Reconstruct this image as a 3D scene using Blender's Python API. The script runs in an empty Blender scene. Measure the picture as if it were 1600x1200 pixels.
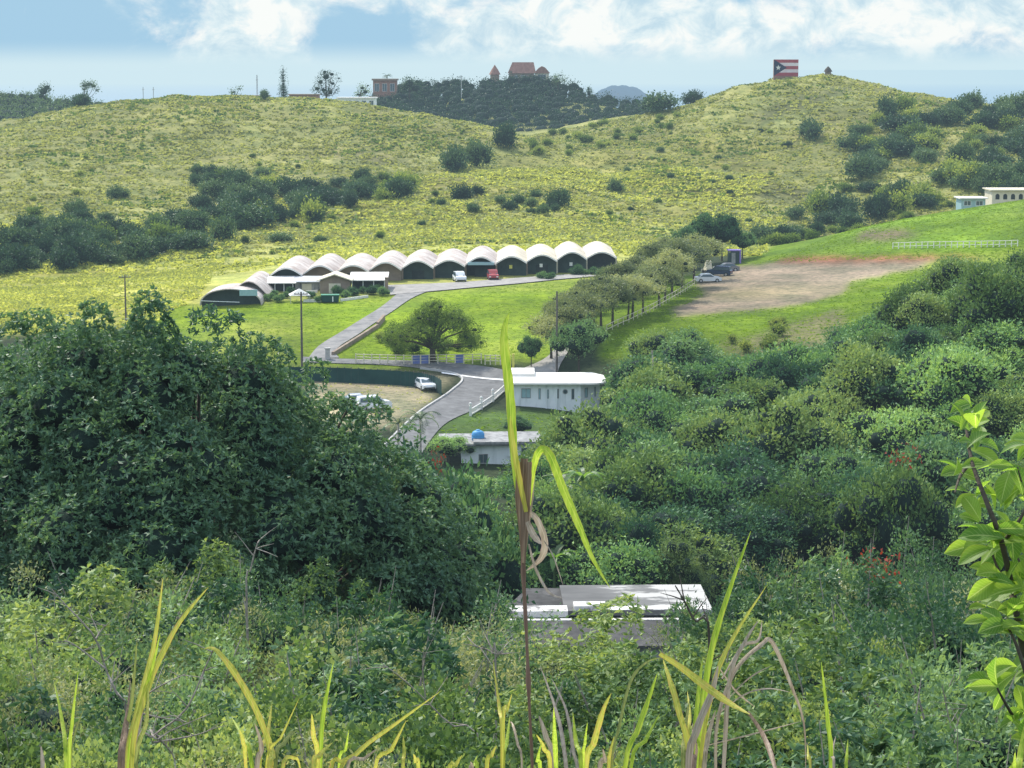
import bpy, math, random
import numpy as np
from mathutils import Vector, Matrix

R = math.radians
scn = bpy.context.scene
COL = scn.collection
rng = np.random.default_rng(7)
random.seed(7)

# ------------------------------------------------------------------ camera
F = 3465.0            # focal length in pixels of a 1600 px wide picture
PITCH = R(8.1)
H = 60.0              # camera height above the sea
cp, sp = math.cos(PITCH), math.sin(PITCH)
cam_d = bpy.data.cameras.new('camera')
cam_d.sensor_width = 36.0
cam_d.lens = 36.0 * F / 1600.0
cam_d.clip_start = 0.1
cam_d.clip_end = 200000.0
cam = bpy.data.objects.new('camera', cam_d)
cam.location = (0, 0, H)
cam.rotation_euler = (R(90) - PITCH, 0, 0)
COL.objects.link(cam)
scn.camera = cam


def at(px, py, d):
    """world point seen at (px,py) standing d metres away along Y"""
    xc = (px - 800.0) / F
    yc = -(py - 600.0) / F
    dx, dy, dz = xc, cp + yc * sp, -sp + yc * cp
    t = d / dy
    return Vector((dx * t, d, H + dz * t))


def zrel(py, d):
    return at(800, py, d).z - H


def proj(x, y, z):
    zz = z - H
    depth = y * cp - zz * sp
    depth = np.where(np.abs(depth) < 1e-3, 1e-3, depth)
    return 800 + F * x / depth, 600 - F * (y * sp + zz * cp) / depth


# ------------------------------------------------------------------ terrain
CP = []


def c(px, py, d):
    CP.append(((px - 800) / F, math.log(d), zrel(py, d)))


def cz(px, d, z):
    CP.append(((px - 800) / F, math.log(d), z))


for px in (-200, 400, 800, 1200, 1800):
    for d, z in ((3, -1.75), (5, -2.15), (8, -3.6), (14, -7.2), (22, -10.6), (33, -14), (48, -18.2), (70, -23), (100, -31)):
        cz(px, d, z)
for px in (-200, 300, 700, 1000, 1300, 1800):
    cz(px, 148, -40.5)
    cz(px, 195, -43.5)
for px, py, d in [
        # road, house and lawns
        (650, 660, 255), (700, 580, 290), (780, 600, 283), (560, 620, 270), (850, 642, 268), (940, 642, 272),
        (500, 565, 300), (600, 570, 296), (860, 565, 292), (300, 540, 310), (0, 560, 300), (-200, 560, 300),
        (0, 500, 330), (300, 482, 343), (420, 462, 352), (-200, 500, 330), (620, 470, 345), (850, 520, 315),
        (450, 448, 364), (600, 443, 368), (720, 437, 375), (850, 430, 384), (960, 424, 392), (750, 500, 325),
        # field with the dirt lot
        (1000, 525, 300), (1150, 530, 298), (1100, 450, 352), (1300, 410, 376), (1200, 402, 396), (1350, 356, 415),
        (1450, 336, 424), (1600, 316, 432), (1800, 300, 440), (1450, 400, 372), (1600, 385, 370),
        # behind the crest
        (1200, 388, 480), (1400, 348, 520), (1590, 305, 540), (1800, 280, 540),
        (1100, 395, 430), (1000, 398, 425),
        # foot of the hills
        (600, 395, 430), (800, 388, 436), (400, 405, 440), (200, 415, 440), (0, 432, 425), (-200, 440, 420),
        (100, 345, 505), (300, 315, 550), (0, 315, 550), (500, 315, 550), (-200, 310, 550),
        (200, 235, 640), (450, 225, 660), (-200, 250, 640), (0, 255, 630),
        (200, 159, 760), (0, 200, 730), (-200, 240, 720), (450, 156, 770), (600, 176, 745), (750, 199, 700),
        (330, 157, 765), (100, 172, 745), (500, 164, 770), (545, 171, 768), (640, 184, 735),
        (800, 222, 715), (700, 285, 590), (850, 330, 520), (780, 255, 640), (620, 250, 640),
        (1000, 335, 530), (1000, 375, 455), (950, 260, 640), (1000, 205, 720), (1090, 155, 765), (900, 215, 730),
        (1230, 119, 755), (1160, 132, 760), (1300, 123, 760), (1400, 145, 765), (1500, 166, 740), (1600, 172, 715), (1800, 175, 700),
        (1230, 205, 680), (1230, 300, 590), (1450, 230, 640), (1600, 230, 630), (1100, 280, 600), (1350, 290, 590),
        # wooded ridge behind
        (820, 150, 950), (700, 152, 945), (600, 158, 930), (960, 170, 930), (820, 215, 850), (650, 205, 860), (1050, 185, 880),
        (0, 160, 950), (150, 163, 950), (-200, 160, 950), (400, 158, 930), (500, 162, 920)]:
    c(px, py, d)
cz(1450, 258, -33.5); cz(1600, 258, -30); cz(1800, 258, -28); cz(1200, 250, -40); cz(1000, 245, -42)
cz(1350, 210, -41); cz(1600, 210, -38)
for px in (-200, 100, 400):
    cz(px, 850, -24)
for px in (1150, 1350, 1600, 1800):
    cz(px, 850, -24); cz(px, 950, -40)
for px in (1350, 1600):
    cz(px, 462, zrel(345, 450) - 5)
for px in (-200, 200, 600, 1000, 1400, 1800):
    cz(px, 1100, -30); cz(px, 1350, -52); cz(px, 1800, -90)

CPA = np.array(CP)
KU = 1.6


def _tps_fit():
    u, v, z = CPA[:, 0] * KU, CPA[:, 1], CPA[:, 2]
    n = len(u)
    r2 = (u[:, None] - u[None]) ** 2 + (v[:, None] - v[None]) ** 2
    K = 0.5 * r2 * np.log(r2 + 1e-12) + np.eye(n) * 2e-4
    Pm = np.stack([np.ones(n), u, v], 1)
    A = np.block([[K, Pm], [Pm.T, np.zeros((3, 3))]])
    return np.linalg.solve(A, np.concatenate([z, np.zeros(3)]))


W = _tps_fit()


def _hash_noise(x, y, s, seed=0):
    """smooth value noise, numpy"""
    xs, ys = x / s, y / s
    xi, yi = np.floor(xs).astype(np.int64), np.floor(ys).astype(np.int64)
    fx, fy = xs - xi, ys - yi
    fx = fx * fx * (3 - 2 * fx); fy = fy * fy * (3 - 2 * fy)

    def h(a, b):
        v = np.sin(a * 127.1 + b * 311.7 + seed * 74.7) * 43758.5453
        return v - np.floor(v)
    return (h(xi, yi) * (1 - fx) + h(xi + 1, yi) * fx) * (1 - fy) + (h(xi, yi + 1) * (1 - fx) + h(xi + 1, yi + 1) * fx) * fy


def _height(x, y):
    x = np.asarray(x, float); y = np.asarray(y, float)
    yy = np.clip(y, 3.0, 1800.0)
    u = np.clip(x / np.maximum(yy, 6.0), -0.42, 0.42) * KU
    v = np.log(yy)
    out = np.zeros(u.shape)
    cu, cv = CPA[:, 0] * KU, CPA[:, 1]
    uf, vf, of = u.ravel(), v.ravel(), out.ravel()
    for i in range(0, len(uf), 40000):
        a, b = uf[i:i + 40000], vf[i:i + 40000]
        r2 = (a[:, None] - cu) ** 2 + (b[:, None] - cv) ** 2
        of[i:i + 40000] = (0.5 * r2 * np.log(r2 + 1e-12)) @ W[:-3] + W[-3] + W[-2] * a + W[-1] * b
    z = of.reshape(u.shape)
    far = np.clip((y - 440) / 120, 0, 1)
    z = z + far * ((_hash_noise(x, y, 38, 1) - .5) * 3.2 + (_hash_noise(x, y, 15, 2) - .5) * 2.4 + (_hash_noise(x + y * .25, y * .8, 6, 4) - .5) * 1.3)
    mid = np.clip((y - 60) / 60, 0, 1) * (1 - np.clip((y - 440) / 60, 0, 1))
    z = z + mid * (_hash_noise(x, y, 25, 3) - .5) * .25
    return z + H


# sample table for fast look-ups: rows in y, columns in s = x/(y+25)
NR, NC = 1000, 620
vy = np.concatenate([np.linspace(-25, 3, 12)[:-1], np.exp(np.linspace(math.log(3), math.log(1800), NR - 11))])
vs = np.linspace(-0.48, 0.48, NC)
TY, TS = np.meshgrid(vy, vs, indexing='ij')
TX = TS * (TY + 26)
TZ = _height(TX, TY)


def gz(x, y):
    x = np.asarray(x, float); y = np.asarray(y, float)
    yi = np.clip(np.searchsorted(vy, y) - 1, 0, len(vy) - 2)
    fy = np.clip((y - vy[yi]) / (vy[yi + 1] - vy[yi]), 0, 1)
    s = np.clip(x / (y + 26), vs[0], vs[-1] - 1e-9)
    q = (s - vs[0]) / (vs[1] - vs[0])
    si = np.clip(np.floor(q).astype(int), 0, NC - 2)
    fs = q - si
    return (TZ[yi, si] * (1 - fs) + TZ[yi, si + 1] * fs) * (1 - fy) + (TZ[yi + 1, si] * (1 - fs) + TZ[yi + 1, si + 1] * fs) * fy


def gzf(x, y):
    return float(gz(np.array([x]), np.array([y]))[0])


def hit(px, py, d0=100.0, d1=1300.0):
    """first ground point seen at a pixel, starting d0 away"""
    ds = np.exp(np.linspace(math.log(d0), math.log(d1), 900))
    xc = (px - 800.0) / F; yc = -(py - 600.0) / F
    dx, dy, dz = xc, cp + yc * sp, -sp + yc * cp
    t = ds / dy
    g = gz(dx * t, ds); z = H + dz * t
    k = np.nonzero(z <= g)[0]
    if len(k) == 0:
        return None
    d = ds[k[0]]
    if k[0] > 0:
        a, b = ds[k[0] - 1], ds[k[0]]
        ea = (H + dz * a / dy) - g[k[0] - 1]; eb = z[k[0]] - g[k[0]]
        d = a + (b - a) * ea / max(1e-6, ea - eb)
    x = dx * d / dy
    return Vector((x, d, gzf(x, d)))


def inside(px, py, poly):
    px = np.asarray(px); py = np.asarray(py)
    r = np.zeros(px.shape, bool)
    n = len(poly)
    for i in range(n):
        x0, y0 = poly[i]; x1, y1 = poly[(i + 1) % n]
        if y0 == y1:
            continue
        cnd = ((y0 > py) != (y1 > py)) & (px < (x1 - x0) * (py - y0) / (y1 - y0) + x0)
        r ^= cnd
    return r


def crest(px, d0=500, d1=900):
    ds = np.linspace(d0, d1, 400)
    xs = (px - 800) / F * ds
    a_ = (gz(xs, ds) - H) / ds
    k = int(np.argmax(a_))
    return Vector((xs[k], ds[k], gzf(xs[k], ds[k])))


# ------------------------------------------------------------------ materials
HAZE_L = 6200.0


def newmat(name):
    m = bpy.data.materials.new(name)
    m.use_nodes = True
    nt = m.node_tree
    nt.nodes.clear()
    return m, nt, nt.nodes, nt.links


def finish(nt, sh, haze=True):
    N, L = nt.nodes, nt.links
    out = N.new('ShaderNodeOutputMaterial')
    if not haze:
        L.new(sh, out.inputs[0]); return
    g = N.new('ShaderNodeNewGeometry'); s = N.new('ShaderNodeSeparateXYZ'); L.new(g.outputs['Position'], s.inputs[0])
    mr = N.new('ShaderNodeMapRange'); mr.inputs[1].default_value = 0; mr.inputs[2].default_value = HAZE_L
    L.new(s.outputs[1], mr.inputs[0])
    em = N.new('ShaderNodeEmission'); em.inputs[0].default_value = (.48, .66, .82, 1); em.inputs[1].default_value = .9  # bluish glow mixed in by distance, painting haze onto the surface
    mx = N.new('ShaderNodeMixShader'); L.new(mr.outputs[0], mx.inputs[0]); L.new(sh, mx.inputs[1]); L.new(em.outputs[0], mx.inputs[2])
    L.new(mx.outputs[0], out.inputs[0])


def ramp(N, cols, pos=None):
    r = N.new('ShaderNodeValToRGB')
    e = r.color_ramp.elements
    while len(e) < len(cols):
        e.new(0.5)
    for i, cc in enumerate(cols):
        e[i].position = pos[i] if pos else i / (len(cols) - 1)
        e[i].color = (*cc, 1)
    return r


def surf(name, cols, scale=1.0, rough=.85, bump=.2, pos=None, spec=.2, metal=0, haze=True, stain=None, detail=6):
    m, nt, N, L = newmat(name)
    tc = N.new('ShaderNodeTexCoord')
    no = N.new('ShaderNodeTexNoise'); no.inputs['Scale'].default_value = scale; no.inputs['Detail'].default_value = detail
    no.inputs['Roughness'].default_value = .65
    L.new(tc.outputs['Object'], no.inputs['Vector'])
    r = ramp(N, cols, pos or [.3 + .4 * i / (len(cols) - 1) for i in range(len(cols))])
    L.new(no.outputs[0], r.inputs[0])
    colour = r.outputs[0]
    if stain:
        mp = N.new('ShaderNodeMapping'); mp.inputs['Scale'].default_value = (1, 1, .15)
        L.new(tc.outputs['Object'], mp.inputs[0])
        n2 = N.new('ShaderNodeTexNoise'); n2.inputs['Scale'].default_value = scale * 3; n2.inputs['Detail'].default_value = 4
        L.new(mp.outputs[0], n2.inputs['Vector'])
        r2 = ramp(N, [(0, 0, 0), (1, 1, 1)], [.5, .72]); L.new(n2.outputs[0], r2.inputs[0])
        mx = N.new('ShaderNodeMix'); mx.data_type = 'RGBA'
        L.new(r2.outputs[0], mx.inputs[0]); L.new(colour, mx.inputs[6]); mx.inputs[7].default_value = (*stain, 1)
        colour = mx.outputs[2]
    b = N.new('ShaderNodeBsdfPrincipled')
    b.inputs['Roughness'].default_value = rough; b.inputs['Metallic'].default_value = metal
    b.inputs['Specular IOR Level'].default_value = spec
    L.new(colour, b.inputs['Base Color'])
    if bump:
        bp = N.new('ShaderNodeBump'); bp.inputs['Strength'].default_value = bump; bp.inputs['Distance'].default_value = .1
        L.new(no.outputs[0], bp.inputs['Height']); L.new(bp.outputs[0], b.inputs['Normal'])
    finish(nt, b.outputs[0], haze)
    return m


def leafmat(name, c1, c2, c3=None, trans=.4, gloss=.25, patch=.35, haze=True, big=.75):
    """leaf colour varies leaf by leaf (island) and in soft patches"""
    m, nt, N, L = newmat(name)
    g = N.new('ShaderNodeNewGeometry')
    oi = N.new('ShaderNodeObjectInfo')
    no = N.new('ShaderNodeTexNoise'); no.inputs['Scale'].default_value = patch; no.inputs['Detail'].default_value = 3
    L.new(g.outputs['Position'], no.inputs['Vector'])
    ad = N.new('ShaderNodeMath'); ad.operation = 'MULTIPLY_ADD'; ad.inputs[1].default_value = .45
    L.new(g.outputs['Random Per Island'], ad.inputs[0])
    m2 = N.new('ShaderNodeMath'); m2.operation = 'MULTIPLY_ADD'; m2.inputs[1].default_value = 1.0; m2.inputs[2].default_value = -.22 - .28 * (big > 0)
    L.new(no.outputs[0], m2.inputs[0])
    m3 = N.new('ShaderNodeMath'); m3.operation = 'MULTIPLY_ADD'; m3.inputs[1].default_value = big
    L.new(oi.outputs['Random'], m3.inputs[0]); L.new(m2.outputs[0], m3.inputs[2])
    L.new(m3.outputs[0], ad.inputs[2])
    r = ramp(N, [c1, c2, c3 or c2], [.1, .6, 1.0])
    L.new(ad.outputs[0], r.inputs[0])
    d = N.new('ShaderNodeBsdfPrincipled'); d.inputs['Roughness'].default_value = .5
    d.inputs['Specular IOR Level'].default_value = gloss
    L.new(r.outputs[0], d.inputs['Base Color'])
    t = N.new('ShaderNodeBsdfTranslucent')
    mg = N.new('ShaderNodeMix'); mg.data_type = 'RGBA'; mg.blend_type = 'MULTIPLY'; mg.inputs[0].default_value = 1
    L.new(r.outputs[0], mg.inputs[6]); mg.inputs[7].default_value = (1.9, 1.75, .9, 1)
    L.new(mg.outputs[2], t.inputs[0])
    mx = N.new('ShaderNodeMixShader'); mx.inputs[0].default_value = trans
    L.new(d.outputs[0], mx.inputs[1]); L.new(t.outputs[0], mx.inputs[2])
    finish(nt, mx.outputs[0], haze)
    return m


M = {}
M['core'] = surf('crown_shade_core', [(.006, .016, .013), (.02, .045, .03)], 5, .95, 1.0)  # dark hull inside crowns; its colour stands in for shade between leaves
M['bark'] = surf('bark', [(.05, .04, .03), (.13, .11, .085)], 3, .9, .6)
M['pale_bark'] = surf('pale_bark', [(.25, .22, .18), (.45, .41, .35)], 4, .9, .4)
M['dead_wood'] = surf('dead_wood', [(.22, .19, .16), (.42, .37, .31)], 8, .9, .4)
M['forest'] = leafmat('forest_leaf', (0.052, 0.131, 0.060), (0.149, 0.287, 0.106), (0.349, 0.523, 0.174), trans=0.22, gloss=.1)
M['forest_olive'] = leafmat('olive_leaf', (0.050, 0.111, 0.040), (0.143, 0.235, 0.077), (0.298, 0.397, 0.137), trans=0.22, gloss=.1)
M['forest_dark'] = leafmat('dark_leaf', (0.030, 0.084, 0.051), (0.084, 0.185, 0.084), (0.218, 0.353, 0.134), trans=0.18, gloss=.1)
M['hill_dark'] = leafmat('hill_shrub_leaf', (0.023, 0.055, 0.037), (0.055, 0.115, 0.060), (0.139, 0.214, 0.094), patch=.2, trans=0.15, gloss=.1)
M['hill_green'] = leafmat('hill_green_leaf', (0.045, 0.090, 0.030), (0.135, 0.210, 0.060), (0.300, 0.360, 0.090), trans=.3, patch=.2, gloss=.1)
M['mango'] = leafmat('mango_leaf', (0.068, 0.149, 0.088), (0.169, 0.284, 0.135), (0.378, 0.486, 0.230), gloss=.3, patch=.5, trans=.28, big=.001)
M['scrub_green'] = leafmat('scrub_green_leaf', (0.048, 0.103, 0.041), (0.145, 0.235, 0.083), (0.359, 0.442, 0.166), patch=.6, trans=0.3, gloss=.22)
M['scrub_olive'] = leafmat('scrub_olive_leaf', (0.060, 0.099, 0.046), (0.171, 0.218, 0.106), (0.383, 0.409, 0.225), patch=.6, trans=0.28, gloss=.22)
M['scrub_teal'] = leafmat('scrub_dark_leaf', (0.028, 0.083, 0.048), (0.090, 0.179, 0.090), (0.248, 0.373, 0.166), patch=.6, trans=0.28, gloss=.22)
M['avenue'] = leafmat('avenue_leaf', (0.087, 0.123, 0.065), (0.203, 0.246, 0.116), (0.348, 0.377, 0.189), trans=.3)
M['rain'] = leafmat('feathery_leaf', (0.045, 0.09, 0.02), (0.11, 0.18, 0.04), (0.2, 0.27, 0.07), trans=.45, big=.4)
M['bamboo'] = leafmat('bamboo_leaf', (0.060, 0.110, 0.040), (0.130, 0.200, 0.080), (0.240, 0.320, 0.140), trans=.4)
M['palm'] = leafmat('palm_leaf', (0.039, 0.078, 0.033), (0.104, 0.169, 0.065), (0.221, 0.312, 0.117), trans=.35, gloss=.5)
M['banana'] = leafmat('banana_leaf', (0.030, 0.070, 0.020), (0.070, 0.150, 0.040), (0.140, 0.260, 0.060), trans=.45, gloss=.5)
M['orange_leaf'] = leafmat('orange_flower', (.18, .04, .02), (.34, .05, .03), (.5, .12, .08), trans=.2)
M['white_flower'] = leafmat('white_flower', (0.600, 0.600, 0.550), (0.800, 0.800, 0.750), trans=.3)


# ------------------------------------------------------------------ mesh helpers
def mesh(name, V, Fc, mats, idx=None, smooth=False):
    me = bpy.data.meshes.new(name)
    V = np.asarray(V, np.float32)
    if isinstance(Fc, np.ndarray):
        n, k = Fc.shape
        me.vertices.add(len(V)); me.vertices.foreach_set('co', V.ravel())
        me.loops.add(n * k); me.loops.foreach_set('vertex_index', Fc.astype(np.int32).ravel())
        me.polygons.add(n)
        me.polygons.foreach_set('loop_start', np.arange(0, n * k, k, dtype=np.int32))
        me.polygons.foreach_set('loop_total', np.full(n, k, np.int32))
    else:
        me.from_pydata([tuple(map(float, v)) for v in V], [], [tuple(int(i) for i in f) for f in Fc])
    for m in (mats if isinstance(mats, (list, tuple)) else [mats]):
        me.materials.append(m)
    if idx is not None:
        me.polygons.foreach_set('material_index', np.asarray(idx, np.int32))
    if smooth:
        me.polygons.foreach_set('use_smooth', np.ones(len(me.polygons), bool))
    me.update(calc_edges=True)
    me.validate()
    return me


def link(name, me, parent=None, loc=(0, 0, 0), rz=0.0, scale=1.0):
    o = bpy.data.objects.new(name, me)
    o.location = loc
    o.rotation_euler = (0, 0, rz)
    o.scale = (scale,) * 3 if not isinstance(scale, (tuple, list)) else scale
    if parent:
        o.parent = parent
    COL.objects.link(o)
    return o


def tag(o, label=None, cat=None, group=None, kind=None):
    if label: o['label'] = label
    if cat: o['category'] = cat
    if group: o['group'] = group
    if kind: o['kind'] = kind
    return o


def thing(name, label, cat, loc, rz=0.0, group=None, scale=1.0):
    return tag(link(name, None, None, loc, rz, scale), label, cat, group)


def dup(root, loc, rz=0.0, scale=1.0, label=None, group=None):
    r = root.copy(); COL.objects.link(r)
    r.location = loc; r.rotation_euler = (0, 0, rz)
    r.scale = (scale,) * 3 if not isinstance(scale, (tuple, list)) else scale
    if label: r['label'] = label
    if group: r['group'] = group
    for ch in list(root.children):
        k = ch.copy(); COL.objects.link(k); k.parent = r
        for g2 in ch.children:
            q = g2.copy(); COL.objects.link(q); q.parent = k
    return r


class MB:
    """collects simple shapes into one mesh"""

    def __init__(self):
        self.v, self.f = [], []

    def add(self, V, Fs):
        o = len(self.v)
        self.v += [tuple(x) for x in V]
        self.f += [tuple(i + o for i in f) for f in Fs]
        return self

    def box(self, x0, y0, z0, x1, y1, z1, top=None):
        t = top or (0, 0, 0, 0)
        V = [(x0, y0, z0), (x1, y0, z0), (x1, y1, z0), (x0, y1, z0),
             (x0 + t[0], y0 + t[1], z1), (x1 - t[2], y0 + t[1], z1), (x1 - t[2], y1 - t[3], z1), (x0 + t[0], y1 - t[3], z1)]
        return self.add(V, [(0, 3, 2, 1), (4, 5, 6, 7), (0, 1, 5, 4), (1, 2, 6, 5), (2, 3, 7, 6), (3, 0, 4, 7)])

    def tube(self, pts, rad, n=7, cap=True):
        pts = [Vector(p) for p in pts]
        if not hasattr(rad, '__len__'): rad = [rad] * len(pts)
        o = len(self.v)
        for i, p in enumerate(pts):
            t = (pts[min(i + 1, len(pts) - 1)] - pts[max(i - 1, 0)])
            if t.length < 1e-9: t = Vector((0, 0, 1))
            t.normalize()
            a = t.cross(Vector((0, 1, 0)) if abs(t.y) < .9 else Vector((1, 0, 0))).normalized()
            b = t.cross(a)
            for k in range(n):
                an = 2 * math.pi * k / n
                self.v.append(tuple(p + (a * math.cos(an) + b * math.sin(an)) * rad[i]))
        for i in range(len(pts) - 1):
            for k in range(n):
                k2 = (k + 1) % n
                self.f.append((o + i * n + k, o + i * n + k2, o + (i + 1) * n + k2, o + (i + 1) * n + k))
        if cap:
            self.f.append(tuple(o + k for k in reversed(range(n))))
            self.f.append(tuple(o + (len(pts) - 1) * n + k for k in range(n)))
        return self

    def lathe(self, prof, n=16, cx=0, cy=0):
        o = len(self.v)
        for r_, z in prof:
            for k in range(n):
                an = 2 * math.pi * k / n
                self.v.append((cx + r_ * math.cos(an), cy + r_ * math.sin(an), z))
        for i in range(len(prof) - 1):
            for k in range(n):
                k2 = (k + 1) % n
                self.f.append((o + i * n + k, o + i * n + k2, o + (i + 1) * n + k2, o + (i + 1) * n + k))
        self.f.append(tuple(o + k for k in reversed(range(n))))
        self.f.append(tuple(o + (len(prof) - 1) * n + k for k in range(n)))
        return self

    def prism(self, poly, z0, z1):
        """vertical prism over an xy polygon (counter clockwise)"""
        n = len(poly)
        V = [(p[0], p[1], z0) for p in poly] + [(p[0], p[1], z1) for p in poly]
        return self.add(V, [tuple(reversed(range(n))), tuple(range(n, 2 * n))] + [(i, (i + 1) % n, n + (i + 1) % n, n + i) for i in range(n)])

    def prism_y(self, poly, y0, y1):
        """prism along y over an xz polygon"""
        n = len(poly)
        V = [(p[0], y0, p[1]) for p in poly] + [(p[0], y1, p[1]) for p in poly]
        return self.add(V, [tuple(range(n)), tuple(reversed(range(n, 2 * n)))] + [(i, n + i, n + (i + 1) % n, (i + 1) % n) for i in range(n)])

    def prism_x(self, poly, x0, x1):
        n = len(poly)
        V = [(x0, p[0], p[1]) for p in poly] + [(x1, p[0], p[1]) for p in poly]
        return self.add(V, [tuple(reversed(range(n))), tuple(range(n, 2 * n))] + [(i, (i + 1) % n, n + (i + 1) % n, n + i) for i in range(n)])

    def build(self, name, m, parent=None, loc=(0, 0, 0), smooth=False, bevel=0, rz=0.0):
        me = mesh(name, self.v, self.f, m, smooth=smooth)
        o = link(name, me, parent, loc, rz)
        if bevel:
            b = o.modifiers.new('bevel', 'BEVEL'); b.width = bevel; b.segments = 2; b.limit_method = 'ANGLE'
        return o


def unit(a):
    return a / np.maximum(np.linalg.norm(a, axis=-1, keepdims=True), 1e-9)


def leaves(P, A, L, Wd, r=None, fold=.25, droop=0.0):
    """four-cornered leaf at each point P along axis A"""
    r = r or rng
    n = len(P)
    A = unit(A)
    S = unit(np.cross(A, r.normal(size=(n, 3))))
    Nn = np.cross(A, S)
    L = np.broadcast_to(np.asarray(L, float), (n,))[:, None]; Wd = np.broadcast_to(np.asarray(Wd, float), (n,))[:, None]
    mid = P + A * L * .45
    V = np.stack([P, mid + S * Wd * .5 + Nn * Wd * fold, P + A * L - np.array([0, 0, 1.0]) * L * droop, mid - S * Wd * .5 + Nn * Wd * fold], 1).reshape(-1, 3)
    Fq = np.arange(n * 4).reshape(n, 4)
    return V, Fq


_ico = None


def ico():
    global _ico
    if _ico is None:
        t = (1 + 5 ** .5) / 2
        V = [(-1, t, 0), (1, t, 0), (-1, -t, 0), (1, -t, 0), (0, -1, t), (0, 1, t), (0, -1, -t), (0, 1, -t), (t, 0, -1), (t, 0, 1), (-t, 0, -1), (-t, 0, 1)]
        Fc = [(0, 11, 5), (0, 5, 1), (0, 1, 7), (0, 7, 10), (0, 10, 11), (1, 5, 9), (5, 11, 4), (11, 10, 2), (10, 7, 6), (7, 1, 8), (3, 9, 4), (3, 4, 2), (3, 2, 6), (3, 6, 8), (3, 8, 9), (4, 9, 5), (2, 4, 11), (6, 2, 10), (8, 6, 7), (9, 8, 1)]
        V = [Vector(v).normalized() for v in V]
        for _ in range(1):
            cache = {}; F2 = []
            def mid(a, b):
                k = (min(a, b), max(a, b))
                if k not in cache:
                    V.append(((V[a] + V[b]) / 2).normalized()); cache[k] = len(V) - 1
                return cache[k]
            for a, b, c_ in Fc:
                ab, bc, ca = mid(a, b), mid(b, c_), mid(c_, a)
                F2 += [(a, ab, ca), (b, bc, ab), (c_, ca, bc), (ab, bc, ca)]
            Fc = F2
        _ico = (np.array([tuple(v) for v in V]), np.array(Fc))
    return _ico


def crown_mesh(name, blobs, n, leaf, mats, r, wide=.5, core=.72, low=.35, up=.25, rosette=0, shell=(.78, 1.1), droop=0.0, core_min=0.0):
    """blobs: rows cx,cy,cz,rx,ry,rz. n leaves spread on them by area, over a dark core."""
    B = np.asarray(blobs, float)
    area = (B[:, 3] * B[:, 5])
    k = r.choice(len(B), size=int(n * 2.6), p=area / area.sum())
    D = unit(r.normal(size=(len(k), 3)))
    keep = (D[:, 2] > -.15) | (r.random(len(k)) < low)
    k, D = k[keep], D[keep]
    rad = r.uniform(shell[0], shell[1], len(k))[:, None]
    P = B[k, :3] + D * B[k, 3:6] * rad
    # drop leaves buried deep in other blobs
    bur = np.zeros(len(P), bool)
    for j in range(len(B)):
        q = (P - B[j, :3]) / B[j, 3:6]
        bur |= (q ** 2).sum(1) < .52
    P, D = P[~bur][:n], D[~bur][:n]
    if not rosette:      # leaves gather in tufts
        nc_ = max(1, len(P) // 11); ci = r.integers(nc_, size=len(P))
        P = P[ci] + r.normal(size=P.shape) * leaf * 1.15 + (P - P[ci]) * .03; D = D[ci]
    if rosette:
        C0 = P; n0 = len(C0)
        ax = unit(D * .8 + np.array([0, 0, .5]) + r.normal(size=(n0, 3)) * .35)
        P = np.repeat(C0, rosette, 0)
        axr = np.repeat(ax, rosette, 0)
        side = unit(np.cross(axr, r.normal(size=P.shape)))
        A = side * 1.0 + axr * r.uniform(-.2, .75, (len(P), 1))
    else:
        A = D * .55 + r.normal(size=P.shape) * .6 + np.array([0, 0, up])
    L = leaf * r.uniform(.6, 1.3, len(P))
    V, Fq = leaves(P, A, L, L * wide, r, droop=droop)
    Vs, Fs, idx = [V], [list(map(tuple, Fq))], [0] * len(Fq)
    allF = list(map(tuple, Fq)); off = len(V)
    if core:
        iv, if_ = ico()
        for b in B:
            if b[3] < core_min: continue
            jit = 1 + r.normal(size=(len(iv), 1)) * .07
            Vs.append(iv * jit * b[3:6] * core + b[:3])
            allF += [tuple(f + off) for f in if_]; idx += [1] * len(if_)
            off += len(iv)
    V = np.concatenate(Vs)
    me = bpy.data.meshes.new(name)
    # fast build with mixed polygons
    nq = len(Fq); nt_ = len(allF) - nq
    li = np.concatenate([Fq.ravel(), np.array([i for f in allF[nq:] for i in f], dtype=np.int64)]) if nt_ else Fq.ravel()
    me.vertices.add(len(V)); me.vertices.foreach_set('co', V.astype(np.float32).ravel())
    me.loops.add(len(li)); me.loops.foreach_set('vertex_index', li.astype(np.int32))
    tot = np.concatenate([np.full(nq, 4), np.full(nt_, 3)]).astype(np.int32)
    st = np.concatenate([[0], np.cumsum(tot)[:-1]]).astype(np.int32)
    me.polygons.add(len(tot)); me.polygons.foreach_set('loop_start', st); me.polygons.foreach_set('loop_total', tot)
    for m in mats: me.materials.append(m)
    me.polygons.foreach_set('material_index', np.array(idx, np.int32))
    me.update(calc_edges=True)
    return me


def blob_crown(r, Rx, Rz, zc, nb, small=.42, flat=.8):
    """a lumpy crown: blobs scattered through an ellipsoid"""
    out = []
    for i in range(nb):
        d = unit(r.normal(size=3)); d[2] = abs(d[2]) * .9 - .25
        rr = r.uniform(.4, .88)
        s = Rx * small * r.uniform(.6, 1.35)
        if i % 5 == 0: rr = r.uniform(.8, 1.05)
        out.append((d[0] * Rx * rr, d[1] * Rx * rr, zc + d[2] * Rz * rr, s, s, s * flat))
    out.append((0, 0, zc - .1 * Rz, Rx * .55, Rx * .55, Rz * .62))
    return out


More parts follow.
